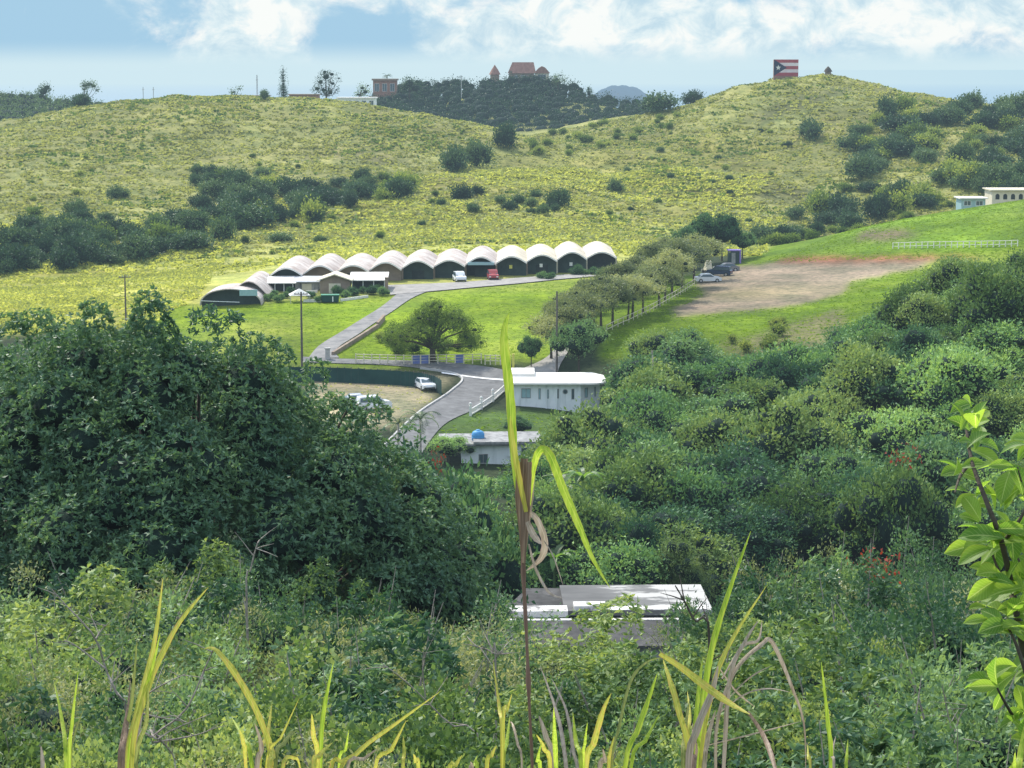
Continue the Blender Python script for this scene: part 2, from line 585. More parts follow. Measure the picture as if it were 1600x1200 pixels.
def trunk_mesh(name, blobs, h, r0, r, m, limbs=6):
    mb = MB()
    top = Vector((r.normal() * .15, r.normal() * .15, h))
    mb.tube([(0, 0, -.8), (0, 0, 0), Vector((top.x * .5, top.y * .5, h * .5)), top], [r0 * 1.35, r0 * 1.1, r0 * .8, r0 * .55], 8)
    ks = r.choice(len(blobs), size=min(limbs, len(blobs)), replace=False)
    for k in ks:
        b = Vector(blobs[k][:3])
        s = Vector((top.x * .8, top.y * .8, h * r.uniform(.6, .95)))
        md = s.lerp(b, .5) + Vector((0, 0, -.1 * (b - s).length))
        mb.tube([s, md, b], [r0 * .45, r0 * .3, r0 * .12], 5)
    return mesh(name, mb.v, mb.f, m, smooth=True)

# ------------------------------------------------------------------ light and sky
SUN_EL, SUN_AZ = R(48), R(-34)      # azimuth measured from +Y, negative = towards -X
sv = Vector((math.sin(SUN_AZ) * math.cos(SUN_EL), math.cos(SUN_AZ) * math.cos(SUN_EL), math.sin(SUN_EL)))
sd = bpy.data.lights.new('sun', 'SUN'); sd.energy = 5.0; sd.angle = R(.55); sd.color = (1, .94, .82)
so = bpy.data.objects.new('sun', sd); so.rotation_euler = (-sv).to_track_quat('-Z', 'Y').to_euler(); so.location = (0, 0, 200)
COL.objects.link(so)

wd = bpy.data.worlds.new('World'); scn.world = wd; wd.use_nodes = True
nt = wd.node_tree; N, L = nt.nodes, nt.links; N.clear()
sky = N.new('ShaderNodeTexSky'); sky.sky_type = 'NISHITA'; sky.sun_disc = False
sky.sun_elevation = SUN_EL; sky.sun_rotation = SUN_AZ; sky.altitude = 50
sky.air_density = 1.0; sky.dust_density = .6; sky.ozone_density = 1.6
tc = N.new('ShaderNodeTexCoord')


def wmap(scale, loc=(0, 0, 0)):
    mp = N.new('ShaderNodeMapping'); mp.inputs['Scale'].default_value = scale; mp.inputs['Location'].default_value = loc
    L.new(tc.outputs['Generated'], mp.inputs[0]); return mp.outputs[0]


def wnoise(vec, scale, detail=7, rough=.6, dist=0.0):
    n = N.new('ShaderNodeTexNoise'); n.inputs['Scale'].default_value = scale; n.inputs['Detail'].default_value = detail
    n.inputs['Roughness'].default_value = rough; n.inputs['Distortion'].default_value = dist
    L.new(vec, n.inputs['Vector']); return n.outputs[0]


def wmath(op, a, b=None, c_=None, clamp=False):
    m = N.new('ShaderNodeMath'); m.operation = op; m.use_clamp = clamp
    for i, q in enumerate((a, b, c_)):
        if q is None: continue
        if isinstance(q, (int, float)): m.inputs[i].default_value = q
        else: L.new(q, m.inputs[i])
    return m.outputs[0]


def patch(px, py, rx, ry):
    """soft spot of sky around the direction seen at px,py"""
    d = at(px, py, 1.0) - Vector((0, 0, H)); d.normalize()
    mp = N.new('ShaderNodeMapping'); mp.vector_type = 'POINT'
    mp.inputs['Location'].default_value = (-d.x * F / rx, -d.y * 4, -d.z * F / ry)
    mp.inputs['Scale'].default_value = (F / rx, 4, F / ry)
    L.new(tc.outputs['Generated'], mp.inputs[0])
    v = N.new('ShaderNodeVectorMath'); v.operation = 'LENGTH'; L.new(mp.outputs[0], v.inputs[0])
    mr = N.new('ShaderNodeMapRange'); mr.interpolation_type = 'SMOOTHSTEP'
    mr.inputs[1].default_value = 0.1; mr.inputs[2].default_value = 1.5; mr.inputs[3].default_value = 1; mr.inputs[4].default_value = 0
    L.new(v.outputs['Value'], mr.inputs[0]); return mr.outputs[0]


nz = wnoise(wmap((1, 1, 1.35), (.31, .2, .4)), 26, 8, .62, .3)
cov = nz
for px, py, rx, ry, a in ((100, 60, 230, 90, -.30), (560, 62, 100, 70, -.28), (965, 75, 90, 30, -.14), (1300, 85, 300, 26, .02),
                          (1480, 125, 380, 40, -.06), (390, 50, 110, 75, .24), (800, 45, 190, 60, .2),
                          (1150, 40, 260, 40, .2), (1500, 35, 170, 36, .16)):
    cov = wmath('MULTIPLY_ADD', patch(px, py, rx, ry), a, cov)
cv = N.new('ShaderNodeMapRange'); cv.interpolation_type = 'SMOOTHSTEP'
cv.inputs[1].default_value = .34; cv.inputs[2].default_value = .58; L.new(cov, cv.inputs[0])
# cloud shading: bright puffs over greyer bases
nz2 = wnoise(wmap((1, 1, 1.3), (.7, .1, .0)), 55, 6, .6, .4)
cr = ramp(N, [(0.904, 1.193, 1.355), (1.21, 1.419, 1.484), (1.533, 1.581, 1.548)], [.36, .48, .58]); L.new(nz2, cr.inputs[0])
sep = N.new('ShaderNodeSeparateXYZ'); L.new(tc.outputs['Generated'], sep.inputs[0])
hz = N.new('ShaderNodeMapRange'); hz.interpolation_type = 'SMOOTHSTEP'
hz.inputs[1].default_value = .0005; hz.inputs[2].default_value = .013; hz.inputs[3].default_value = 1; hz.inputs[4].default_value = .0
L.new(sep.outputs[2], hz.inputs[0])
blue = N.new('ShaderNodeMix'); blue.data_type = 'RGBA'
lowb = N.new('ShaderNodeMapRange'); lowb.interpolation_type = 'SMOOTHSTEP'
lowb.inputs[1].default_value = .05; lowb.inputs[2].default_value = .45; lowb.inputs[3].default_value = 1.0; lowb.inputs[4].default_value = 0
L.new(sep.outputs[2], lowb.inputs[0])
L.new(lowb.outputs[0], blue.inputs[0]); L.new(sky.outputs[0], blue.inputs[6]); blue.inputs[7].default_value = (0.629, 1.0, 1.29, 1)
mxc = N.new('ShaderNodeMix'); mxc.data_type = 'RGBA'
L.new(cv.outputs[0], mxc.inputs[0]); L.new(blue.outputs[2], mxc.inputs[6]); L.new(cr.outputs[0], mxc.inputs[7])
mxh = N.new('ShaderNodeMix'); mxh.data_type = 'RGBA'
L.new(wmath('MULTIPLY', hz.outputs[0], 1.0), mxh.inputs[0]); L.new(mxc.outputs[2], mxh.inputs[6]); mxh.inputs[7].default_value = (1.032, 1.323, 1.435, 1)
# overhead the sky is blended with an added pale tone for neutral fill light
zen = N.new('ShaderNodeMapRange'); zen.inputs[1].default_value = .25; zen.inputs[2].default_value = .6
L.new(sep.outputs[2], zen.inputs[0])
mz = N.new('ShaderNodeMix'); mz.data_type = 'RGBA'
up_ = N.new('ShaderNodeMix'); up_.data_type = 'RGBA'; up_.inputs[0].default_value = .55
L.new(sky.outputs[0], up_.inputs[6]); up_.inputs[7].default_value = (1.8, 1.75, 1.62, 1)
L.new(zen.outputs[0], mz.inputs[0]); L.new(mxh.outputs[2], mz.inputs[6]); L.new(up_.outputs[2], mz.inputs[7])
bg = N.new('ShaderNodeBackground'); bg.inputs[1].default_value = .62; L.new(mz.outputs[2], bg.inputs[0])
wo = N.new('ShaderNodeOutputWorld'); L.new(bg.outputs[0], wo.inputs[0])
scn.view_settings.view_transform = 'Standard'; scn.view_settings.look = 'None'; scn.view_settings.exposure = 0

# ------------------------------------------------------------------ ground sheet
# regions of different turf and soil, outlined on the ground; some paint hill relief as tone
LAWN = (.13, .21, .008); LIME = (.19, .28, .010); YEL = (.36, .37, .10); HILL = (.25, .255, .085); HILLY = (.36, .37, .085)
WOODF = (.03, .045, .02); DIRT = (.27, .215, .16); RED = (.30, .12, .07); OLV = (.2, .2, .085); BANK = (.3, .26, .17)
REG = [  # polygon, dmin, dmax, colour
    ([(-900, 100), (2500, 100), (2500, 460), (-900, 460)], 440, 1900, HILL),
    ([(-400, 360), (300, 345), (640, 330), (1000, 290), (1150, 300), (1230, 350), (1190, 400), (800, 400), (-400, 450)], 400, 640, HILLY),
    ([(330, 330), (700, 270), (900, 240), (1150, 200), (1240, 250), (1150, 330), (700, 380), (330, 400)], 440, 700, (.27, .265, .075)),
    ([(-400, 400), (600, 380), (1000, 380), (1000, 470), (300, 480), (-400, 530)], 330, 470, YEL),
    ([(-400, 430), (200, 415), (330, 440), (300, 500), (-400, 560)], 300, 470, (.37, .36, .08)),
    ([(230, 470), (330, 478), (600, 460), (960, 424), (1000, 440), (860, 560), (700, 575), (500, 575), (400, 575), (230, 560)], 285, 395, LIME),
    ([(930, 430), (1100, 430), (1240, 370), (1600, 300), (2200, 240), (2200, 440), (1600, 470), (1300, 560), (940, 560)], 285, 446, LAWN),
    ([(1210, 395), (1350, 352), (1600, 312), (2200, 260), (2200, 375), (1600, 385), (1300, 400)], 372, 450, (.15, .25, .02)),
    ([(1340, 362), (1390, 357), (1440, 368), (1400, 376), (1340, 374)], 390, 450, (.2, .17, .1)),
    ([(500, 578), (700, 590), (700, 600), (620, 665), (480, 680), (480, 590)], 240, 292, BANK),
    ([(680, 645), (940, 640), (940, 690), (640, 690)], 225, 275, (.10, .17, .04)),
    ([(1180, 178), (1240, 152), (1310, 136), (1350, 140), (1290, 156), (1215, 186), (1150, 196)], 560, 800, (.10, .11, .045)),  # dark band painted in for a gully's shade
    ([(1205, 192), (1290, 162), (1340, 144), (1400, 146), (1350, 154), (1300, 170), (1220, 200), (1150, 212)], 560, 800, (.34, .36, .13)),  # lighter band painted in as relief, in place of a modelled ridge
    ([(1040, 296), (1130, 286), (1230, 300), (1290, 296), (1240, 312), (1120, 300), (1030, 306)], 440, 700, (.08, .08, .045)),
    ([(470, 242), (560, 236), (620, 250), (700, 262), (620, 258), (540, 246), (470, 250)], 500, 760, (.10, .10, .05)),
    ([(1120, 540), (1320, 480), (1330, 560), (1200, 580)], 285, 330, OLV),
]
DIRTP = [(1085, 440), (1140, 418), (1180, 412), (1300, 407), (1480, 405), (1430, 420), (1330, 440), (1320, 460), (1240, 478), (1130, 488), (1060, 497), (1050, 485), (1100, 462)]
REDP = [(1225, 403), (1300, 401), (1500, 399), (1530, 404), (1440, 409), (1300, 411), (1205, 412)]


def ground_colour(x, y, z):
    px, py = proj(x, y, z)
    jx = (_hash_noise(x, y, 6, 11) - .5) * 14 + (_hash_noise(x, y, 1.8, 12) - .5) * 8
    jy = (_hash_noise(x, y, 6, 13) - .5) * 5 + (_hash_noise(x, y, 1.8, 14) - .5) * 3
    Cc = np.empty(x.shape + (3,)); Cc[:] = WOODF
    for poly, d0, d1, col in REG:
        m = inside(px + jx, py + jy, poly) & (y > d0) & (y < d1)
        Cc[m] = col
    Cc[y > 1500] = (.05, .08, .06)
    m = inside(px + jx * .8, py + jy, DIRTP) & (y > 290) & (y < 400); Cc[m] = DIRT
    m = inside(px + jx * .5, py + jy * .4, REDP) & (y > 290) & (y < 400); Cc[m] = RED
    # patchiness
    f = (.6 + .5 * _hash_noise(x, y, 11, 21)) * (.75 + .5 * _hash_noise(x, y * .8, 34, 22))
    Cc = Cc * f[..., None]
    ter = np.sin(z * 3.4 + _hash_noise(x, y, 30, 71) * 9) * ((y > 470) & (y < 900))
    Cc = Cc * (1 + .16 * ter)[..., None]
    dry = np.clip(_hash_noise(x, y, 19, 31) * 1.8 - .95, 0, 1)[..., None] * ((y > 285) & (y < 900))[..., None]
    Cc = Cc * (1 - dry * .35) + np.array((.33, .29, .11)) * dry * .35
    return Cc


CROP = ground_colour(TX, TY, TZ)
for _ in range(3):
    CROP[1:-1, 1:-1] = (CROP[1:-1, 1:-1] * 2 + CROP[:-2, 1:-1] + CROP[2:, 1:-1] + CROP[1:-1, :-2] + CROP[1:-1, 2:]) / 6
me = bpy.data.meshes.new('ground')
nr, nc = TX.shape
V = np.stack([TX, TY, TZ], -1).reshape(-1, 3)
ii = np.arange(nr * nc).reshape(nr, nc)
Fq = np.stack([ii[:-1, :-1], ii[:-1, 1:], ii[1:, 1:], ii[1:, :-1]], -1).reshape(-1, 4)
m, nt, N, L = newmat('turf_and_soil')
me = mesh('ground', V, Fq, m, smooth=True)
att = me.color_attributes.new('turf', 'FLOAT_COLOR', 'POINT')
att.data.foreach_set('color', np.concatenate([CROP.reshape(-1, 3), np.ones((nr * nc, 1))], 1).astype(np.float32).ravel())
a = N.new('ShaderNodeVertexColor'); a.layer_name = 'turf'
g = N.new('ShaderNodeNewGeometry')
n1 = N.new('ShaderNodeTexNoise'); n1.inputs['Scale'].default_value = 1.1; n1.inputs['Detail'].default_value = 8; n1.inputs['Roughness'].default_value = .7
n2 = N.new('ShaderNodeTexNoise'); n2.inputs['Scale'].default_value = .16; n2.inputs['Detail'].default_value = 5
for q in (n1, n2): L.new(g.outputs['Position'], q.inputs['Vector'])
r1 = ramp(N, [(.45, .5, .45), (1, 1, 1), (1.45, 1.4, 1.3)], [.32, .5, .7]); L.new(n1.outputs[0], r1.inputs[0])
r2 = ramp(N, [(.72, .8, .72), (1.25, 1.2, 1.15)], [.35, .65]); L.new(n2.outputs[0], r2.inputs[0])
x1 = N.new('ShaderNodeMix'); x1.data_type = 'RGBA'; x1.blend_type = 'MULTIPLY'; x1.inputs[0].default_value = 1
x2 = N.new('ShaderNodeMix'); x2.data_type = 'RGBA'; x2.blend_type = 'MULTIPLY'; x2.inputs[0].default_value = 1
L.new(a.outputs[0], x1.inputs[6]); L.new(r1.outputs[0], x1.inputs[7]); L.new(x1.outputs[2], x2.inputs[6]); L.new(r2.outputs[0], x2.inputs[7])
b = N.new('ShaderNodeBsdfPrincipled'); b.inputs['Roughness'].default_value = .95; b.inputs['Specular IOR Level'].default_value = .1
L.new(x2.outputs[2], b.inputs['Base Color'])
bp = N.new('ShaderNodeBump'); bp.inputs['Strength'].default_value = .6; bp.inputs['Distance'].default_value = .3
L.new(n1.outputs[0], bp.inputs['Height']); L.new(bp.outputs[0], b.inputs['Normal'])
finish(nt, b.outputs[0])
tag(link('ground', me), kind='structure')

# sea to the horizon
m, nt, N, L = newmat('sea_water')
b = N.new('ShaderNodeBsdfPrincipled'); b.inputs['Base Color'].default_value = (.03, .12, .2, 1); b.inputs['Roughness'].default_value = .35
no = N.new('ShaderNodeTexNoise'); no.inputs['Scale'].default_value = .02; no.inputs['Detail'].default_value = 6
g = N.new('ShaderNodeNewGeometry'); L.new(g.outputs['Position'], no.inputs['Vector'])
bp = N.new('ShaderNodeBump'); bp.inputs['Strength'].default_value = .4; bp.inputs['Distance'].default_value = 2
L.new(no.outputs[0], bp.inputs['Height']); L.new(bp.outputs[0], b.inputs['Normal'])
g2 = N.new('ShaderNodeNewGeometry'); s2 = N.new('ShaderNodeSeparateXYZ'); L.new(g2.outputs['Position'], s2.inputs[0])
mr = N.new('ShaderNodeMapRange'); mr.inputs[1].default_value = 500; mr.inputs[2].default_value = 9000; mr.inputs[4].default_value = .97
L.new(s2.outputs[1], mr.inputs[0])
em = N.new('ShaderNodeEmission'); em.inputs[1].default_value = 1  # glow painted into the water as pale distance haze
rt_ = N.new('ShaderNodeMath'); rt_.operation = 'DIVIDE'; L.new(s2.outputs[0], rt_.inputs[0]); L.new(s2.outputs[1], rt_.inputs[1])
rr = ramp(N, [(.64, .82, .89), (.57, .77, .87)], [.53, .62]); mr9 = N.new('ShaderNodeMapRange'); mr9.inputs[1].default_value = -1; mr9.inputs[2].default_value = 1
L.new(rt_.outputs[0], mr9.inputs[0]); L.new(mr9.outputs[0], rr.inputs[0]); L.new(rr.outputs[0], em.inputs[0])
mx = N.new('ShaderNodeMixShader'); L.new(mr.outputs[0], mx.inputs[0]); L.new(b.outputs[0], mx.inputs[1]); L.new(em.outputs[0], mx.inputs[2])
o_ = N.new('ShaderNodeOutputMaterial'); L.new(mx.outputs[0], o_.inputs[0])
S = 90000.0
tag(link('sea', mesh('sea', [(-S, 900, 0), (S, 900, 0), (S, S, 0), (-S, S, 0)], [(0, 1, 2, 3)], m)), kind='structure')
# the low land behind and beside the viewer, out to the distance
bm_ = surf('distant_land', [(.04, .07, .03), (.09, .12, .05)], .02, .95, 0)
tag(link('lowland', mesh('lowland', [(-4000, -3000, 5), (4000, -3000, 5), (4000, 1500, 5), (-4000, 1500, 5)], [(0, 1, 2, 3)], bm_)), kind='structure')


# blue headland beyond the saddle
def ridge(name, x0, x1, y0, depth, prof, m):
    n = 60; V = []; rows = 14
    for j in range(rows):
        for i in range(n):
            t = i / (n - 1); x = x0 + (x1 - x0) * t
            q = math.sin(math.pi * j / (rows - 1))
            z = prof(t) * max(q, 1e-6) ** .8 + 1.2 * math.sin(t * 37 + j) * q
            V.append((x, y0 + depth * j / (rows - 1), z))
    Fs = [(j * n + i, j * n + i + 1, (j + 1) * n + i + 1, (j + 1) * n + i) for j in range(rows - 1) for i in range(n - 1)]
    return tag(link(name, mesh(name, V, Fs, m, smooth=True)), kind='structure')


a0, a1 = at(925, 140, 3600), at(1030, 140, 3600)
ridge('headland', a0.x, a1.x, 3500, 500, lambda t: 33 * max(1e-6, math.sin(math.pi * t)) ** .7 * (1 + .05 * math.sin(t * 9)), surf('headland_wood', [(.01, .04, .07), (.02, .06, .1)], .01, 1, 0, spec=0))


# ------------------------------------------------------------------ draped strips: roads, lanes, lots
def drape_strip(name, left, right, m, lift=.10, n=120, w=8, kerb=0.0, d0=100):
    """a strip between two pixel polylines, laid on the ground"""
    def world(pl):
        return [hit(px, py, d0) for px, py in pl]
    A, B_ = world(left), world(right)

    def res(P, n):
        s = [0]
        for i in range(1, len(P)): s.append(s[-1] + (P[i].xy - P[i - 1].xy).length)
        out = []
        # smooth Catmull-Rom through the points
        for k in range(n):
            t = s[-1] * k / (n - 1)
            i = max(j for j in range(len(P) - 1) if s[j] <= t + 1e-9)
            q = (t - s[i]) / max(1e-6, s[i + 1] - s[i])
            p0, p1, p2, p3 = P[max(i - 1, 0)], P[i], P[i + 1], P[min(i + 2, len(P) - 1)]
            out.append(.5 * ((2 * p1) + (p2 - p0) * q + (2 * p0 - 5 * p1 + 4 * p2 - p3) * q * q + (3 * p1 - p0 - 3 * p2 + p3) * q ** 3))
        return out
    A, B_ = res(A, n), res(B_, n)
    V = []
    for a_, b_ in zip(A, B_):
        for j in range(w + 1):
            p = a_.lerp(b_, j / w)
            V.append((p.x, p.y, gzf(p.x, p.y) + lift))
    Fs = [(i * (w + 1) + j, i * (w + 1) + j + 1, (i + 1) * (w + 1) + j + 1, (i + 1) * (w + 1) + j) for i in range(n - 1) for j in range(w)]
    o = link(name, mesh(name, V, Fs, m, smooth=True))
    # make sure it faces up
    if o.data.polygons[0].normal.z < 0: o.data.flip_normals()
    tag(o, kind='structure')
    return A, B_


M['asphalt'] = surf('asphalt', [(.10, .10, .098), (.15, .15, .147), (.2, .2, .195)], .8, .9, .1)
M['driveway'] = surf('worn_driveway', [(.15, .148, .143), (.22, .215, .205), (.3, .285, .26)], .6, .9, .1)
M['gravel'] = surf('pale_gravel', [(.22, .21, .19), (.3, .285, .26), (.38, .36, .32)], .7, .95, .2)
M['concrete'] = surf('concrete', [(.35, .34, .32), (.5, .49, .46)], 1.5, .9, .1)
M['white_line'] = surf('road_paint', [(.6, .6, .58), (.8, .8, .78)], 4, .8, 0)

ra, rb = drape_strip('road', [(470, 566), (580, 570), (660, 577), (720, 590), (705, 612), (660, 642), (630, 668), (560, 740)],
                     [(470, 558), (600, 563), (720, 569), (800, 584), (788, 612), (742, 640), (690, 668), (640, 740)], M['asphalt'], .1)
drape_strip('driveway', [(482, 560), (500, 540), (545, 512), (590, 484), (616, 464), (628, 452)], [(530, 560), (526, 546), (566, 519), (612, 488), (645, 466), (680, 452)], M['driveway'], .12)
drape_strip('forecourt', [(600, 447), (700, 443), (800, 436), (900, 429), (965, 424)], [(610, 462), (700, 454), (800, 445), (880, 437), (960, 430)], M['gravel'], .16)
drape_strip('lane', [(800, 588), (815, 578), (850, 562), (868, 545), (880, 530), (900, 505)], [(870, 588), (875, 572), (885, 555), (892, 542), (897, 528), (912, 505)], M['gravel'], .13)
# kerb along the outer side of the bend and a painted stop line
kb = MB()
for i in range(len(ra) - 1):
    if ra[i].y > 292 or ra[i].y < 235: continue
    p, q = ra[i], ra[i + 1]
    zz = gzf(p.x, p.y)
    t = (q - p); t.z = 0
    if t.length < 1e-4: continue
    nrm = Vector((-t.y, t.x, 0)).normalized() * .12
    z2 = gzf(q.x, q.y)
    kb.add([(p.x - nrm.x, p.y - nrm.y, zz), (q.x - nrm.x, q.y - nrm.y, z2), (q.x + nrm.x, q.y + nrm.y, z2), (p.x + nrm.x, p.y + nrm.y, zz),
            (p.x - nrm.x, p.y - nrm.y, zz + .26), (q.x - nrm.x, q.y - nrm.y, z2 + .26), (q.x + nrm.x, q.y + nrm.y, z2 + .26), (p.x + nrm.x, p.y + nrm.y, zz + .26)],
           [(4, 5, 6, 7), (0, 1, 5, 4), (2, 3, 7, 6)])
tag(kb.build('kerb', M['concrete']), kind='structure')
drape_strip('stop_line', [(690, 583), (740, 590), (790, 594)], [(690, 585), (740, 592), (790, 596.5)], M['white_line'], .16, n=20, w=1)

# ------------------------------------------------------------------ building materials
M['white_wall'] = surf('white_painted_wall', [(.74, .78, .78), (.86, .87, .86)], .7, .85, .05, stain=(.62, .65, .64))
M['roof_white'] = surf('white_roof_coating', [(.62, .6, .54), (.82, .8, .74)], .5, .8, .05)
M['cream_wall'] = surf('cream_wall', [(.6, .54, .4), (.72, .66, .5)], .7, .85, .05)
M['vault_roof'] = surf('weathered_vault_roof', [(.34, .28, .24), (.52, .46, .41), (.68, .63, .57)], .28, .85, .1, stain=(.36, .29, .25))
M['vault_roof_light'] = surf('bright_vault_roof', [(.45, .40, .30), (.60, .55, .43), (.72, .67, .56)], .25, .85, .1, stain=(.5, .42, .3))
M['dark_inside'] = surf('painted_interior_shade', [(.02, .03, .03), (.05, .06, .055)], 1, .9, 0)  # dark colour painted in for the shade inside openings
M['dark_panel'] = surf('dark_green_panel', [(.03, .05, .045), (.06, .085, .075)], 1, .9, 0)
M['grey_wall'] = surf('weathered_grey_wall', [(.16, .16, .16), (.3, .3, .29), (.42, .42, .4)], .6, .9, .15, stain=(.12, .12, .12))
M['brown_wall'] = surf('brown_plaster', [(.2, .15, .11), (.33, .26, .2)], .6, .9, .1)
M['ledge'] = surf('peeling_white_ledge', [(.2, .19, .18), (.62, .6, .56), (.75, .73, .68)], 1.1, .9, .2, pos=[.38, .46, .6])
M['glass'] = surf('dark_window_glass', [(.04, .07, .08), (.09, .13, .15)], 1, .2, 0, spec=.6)
M['aqua'] = surf('aqua_shutter', [(.25, .4, .42), (.34, .5, .52)], 2, .6, 0)
M['red_tile'] = surf('red_brown_roof', [(.22, .12, .09), (.36, .2, .15)], .8, .9, .3)
M['metal'] = surf('galvanised_metal', [(.35, .36, .37), (.5, .51, .52)], 2, .5, .05, metal=.3)
M['rubber'] = surf('rubber', [(.02, .02, .02), (.035, .035, .035)], 5, .8, 0)
M['rim'] = surf('wheel_rim', [(.4, .4, .42), (.5, .5, .5)], 5, .4, 0, metal=.6)
M['lamp'] = surf('lamp_glass', [(.8, .8, .75), (.9, .9, .85)], 5, .2, 0, spec=.6)
M['wood_pole'] = surf('weathered_pole', [(.09, .08, .07), (.17, .15, .13)], 3, .9, .2)
M['blue_tank'] = surf('blue_tank_plastic', [(.06, .25, .5), (.1, .34, .6)], 1, .5, 0)
M['mesh_green'] = surf('dark_green_screen', [(.012, .045, .04), (.025, .075, .065)], .5, .9, .2)
M['blue_board'] = surf('blue_board', [(.1, .14, .35), (.16, .2, .42)], 1, .7, 0)
M['yellow_paint'] = surf('yellow_paint', [(.65, .6, .1), (.75, .7, .2)], 2, .6, 0)
M['purple_top'] = surf('purple_plastic', [(.22, .16, .45), (.3, .22, .52)], 2, .6, 0)
M['flag_red'] = surf('faded_red_paint', [(.3, .05, .07), (.42, .1, .11)], .6, .8, 0)
M['flag_white'] = surf('faded_white_paint', [(.6, .5, .52), (.75, .68, .68)], .6, .8, 0)
M['flag_dark'] = surf('dark_navy_paint', [(.02, .03, .06), (.04, .05, .09)], .6, .8, 0)


def window(parent, cx, z0, w, h, y, nm=1, frame=None, glass=None, name='window'):
    """window on a wall facing -Y at y: frame proud, panes inside"""
    fr = MB(); t = .07
    for a_, b_ in ((-w / 2, -w / 2 + t), (w / 2 - t, w / 2)): fr.box(cx + a_, y - .05, z0, cx + b_, y + .02, z0 + h)
    fr.box(cx - w / 2 + t, y - .05, z0, cx + w / 2 - t, y + .02, z0 + t); fr.box(cx - w / 2 + t, y - .05, z0 + h - t, cx + w / 2 - t, y + .02, z0 + h)
    for i in range(1, nm + 0):
        xx = cx - w / 2 + w * i / nm; fr.box(xx - .03, y - .045, z0 + t, xx + .03, y + .01, z0 + h - t)
    f = fr.build(name, frame or M['grey_wall'], parent)
    MB().box(cx - w / 2 + t, y - .02, z0 + t, cx + w / 2 - t, y + .0, z0 + h - t).build('pane', glass or M['glass'], f)
    return f


def vault_shell(x0, w, spring, rise, y0, y1, th=.14, n=14, wave=False):
    mb = MB(); outer = []; inner = []
    for i in range(n + 1):
        a_ = math.pi * i / n
        q = max(0, math.sin(a_)) ** (1.05 if wave else .85)
        cs = (1 - 2 * i / n) if wave else math.cos(a_)
        outer.append((x0 + w / 2 - (w / 2) * cs, spring + rise * q))
        inner.append((x0 + w / 2 - (w / 2 - (.01 if wave else th)) * cs, spring - th + rise * q))
    V = []
    for (xo, zo), (xi, zi) in zip(outer, inner):
        V += [(xo, y0, zo), (xo, y1, zo), (xi, y0, zi), (xi, y1, zi)]
    Fs = []
    for i in range(n):
        a_ = i * 4; b_ = a_ + 4
        Fs += [(a_, a_ + 1, b_ + 1, b_), (a_ + 2, b_ + 2, b_ + 3, a_ + 3), (a_, b_, b_ + 2, a_ + 2), (a_ + 1, a_ + 3, b_ + 3, b_ + 1)]
    mb.add(V, Fs)
    return mb


def vault_fill(x0, w, spring, rise, y0, y1, z0, th=.14, n=14, wave=False):
    P = [(x0 + th, z0)] + [(x0 + w / 2 - (w / 2 - th) * ((1 - 2 * i / n) if wave else math.cos(math.pi * i / n)), spring - th + rise * max(0, math.sin(math.pi * i / n)) ** (1.05 if wave else .85)) for i in range(n + 1)] + [(x0 + w - th, z0)]
    return MB().prism_y(P, y0, y1)


# ------------------------------------------------------------------ the long vaulted stable
zb = zrel(440, 372) + H
A = at(423, 447, 364); B_ = at(962, 424, 394)
A.z = B_.z = 0
Lb = (B_ - A).length; rzb = math.atan2(B_.y - A.y, B_.x - A.x)
zA, zB = gzf(A.x, A.y), gzf(B_.x, B_.y)
base = thing('stable_building', 'long low stable building roofed with a row of eleven pale barrel vaults', 'stable', (A.x, A.y, (zA + zB) / 2), 0)
nv = 11; wv = (B_.x - A.x) / nv; sv_ = (B_.y - A.y) / nv
for i in range(nv):
    dz = (i - 5) * .05; y_ = sv_ * i
    ri = 1.2 + .14 * math.sin(i * 2.3)
    mt = M['vault_roof_light'] if i >= 7 else M['vault_roof']
    o = vault_shell(i * wv, wv, 2.35 + dz, ri, y_ - .9, y_ + 23, wave=True).build('vault', mt, base, smooth=False)
    vault_shell(i * wv, wv, 2.37 + dz, ri, y_ - 1.02, y_ - .905, th=.26, wave=True).build('rim', M['roof_white'], o)
    vault_fill(i * wv, wv, 2.35 + dz, ri, y_ + 22.2, y_ + 22.6, -1.5, wave=True).build('end_wall', M['brown_wall'], o)
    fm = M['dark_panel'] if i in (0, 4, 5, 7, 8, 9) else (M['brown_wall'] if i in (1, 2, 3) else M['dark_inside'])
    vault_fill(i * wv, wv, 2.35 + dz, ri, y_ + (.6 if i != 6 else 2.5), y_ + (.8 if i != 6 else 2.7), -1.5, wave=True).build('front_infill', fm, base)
    if i == 6:
        MB().box(i * wv + .4, y_ - 1.4, 2.55, (i + 1) * wv - .4, y_ + .5, 2.75).box(i * wv + .4, y_ - 1.4, 2.3, (i + 1) * wv - .4, y_ - 1.3, 2.55).build('canopy', M['aqua'], base)
    if i in (7, 8, 9):
        MB().box((i + .42) * wv, y_ + .45, 1.3, (i + .52) * wv, y_ + .6, 1.9).build('lamp_panel', M['lamp'] if i > 7 else M['yellow_paint'], base)
    if i % 2 == 0:
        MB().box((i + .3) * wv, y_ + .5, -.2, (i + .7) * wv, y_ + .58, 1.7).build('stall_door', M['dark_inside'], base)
for i in range(nv + 1):
    y_ = sv_ * i
    MB().box(i * wv - .16, y_ - .6, -1.6, i * wv + .16, y_ - .25, 2.35 + (i - 5) * .05).build('column', M['brown_wall'] if i < 9 else M['cream_wall'], base)

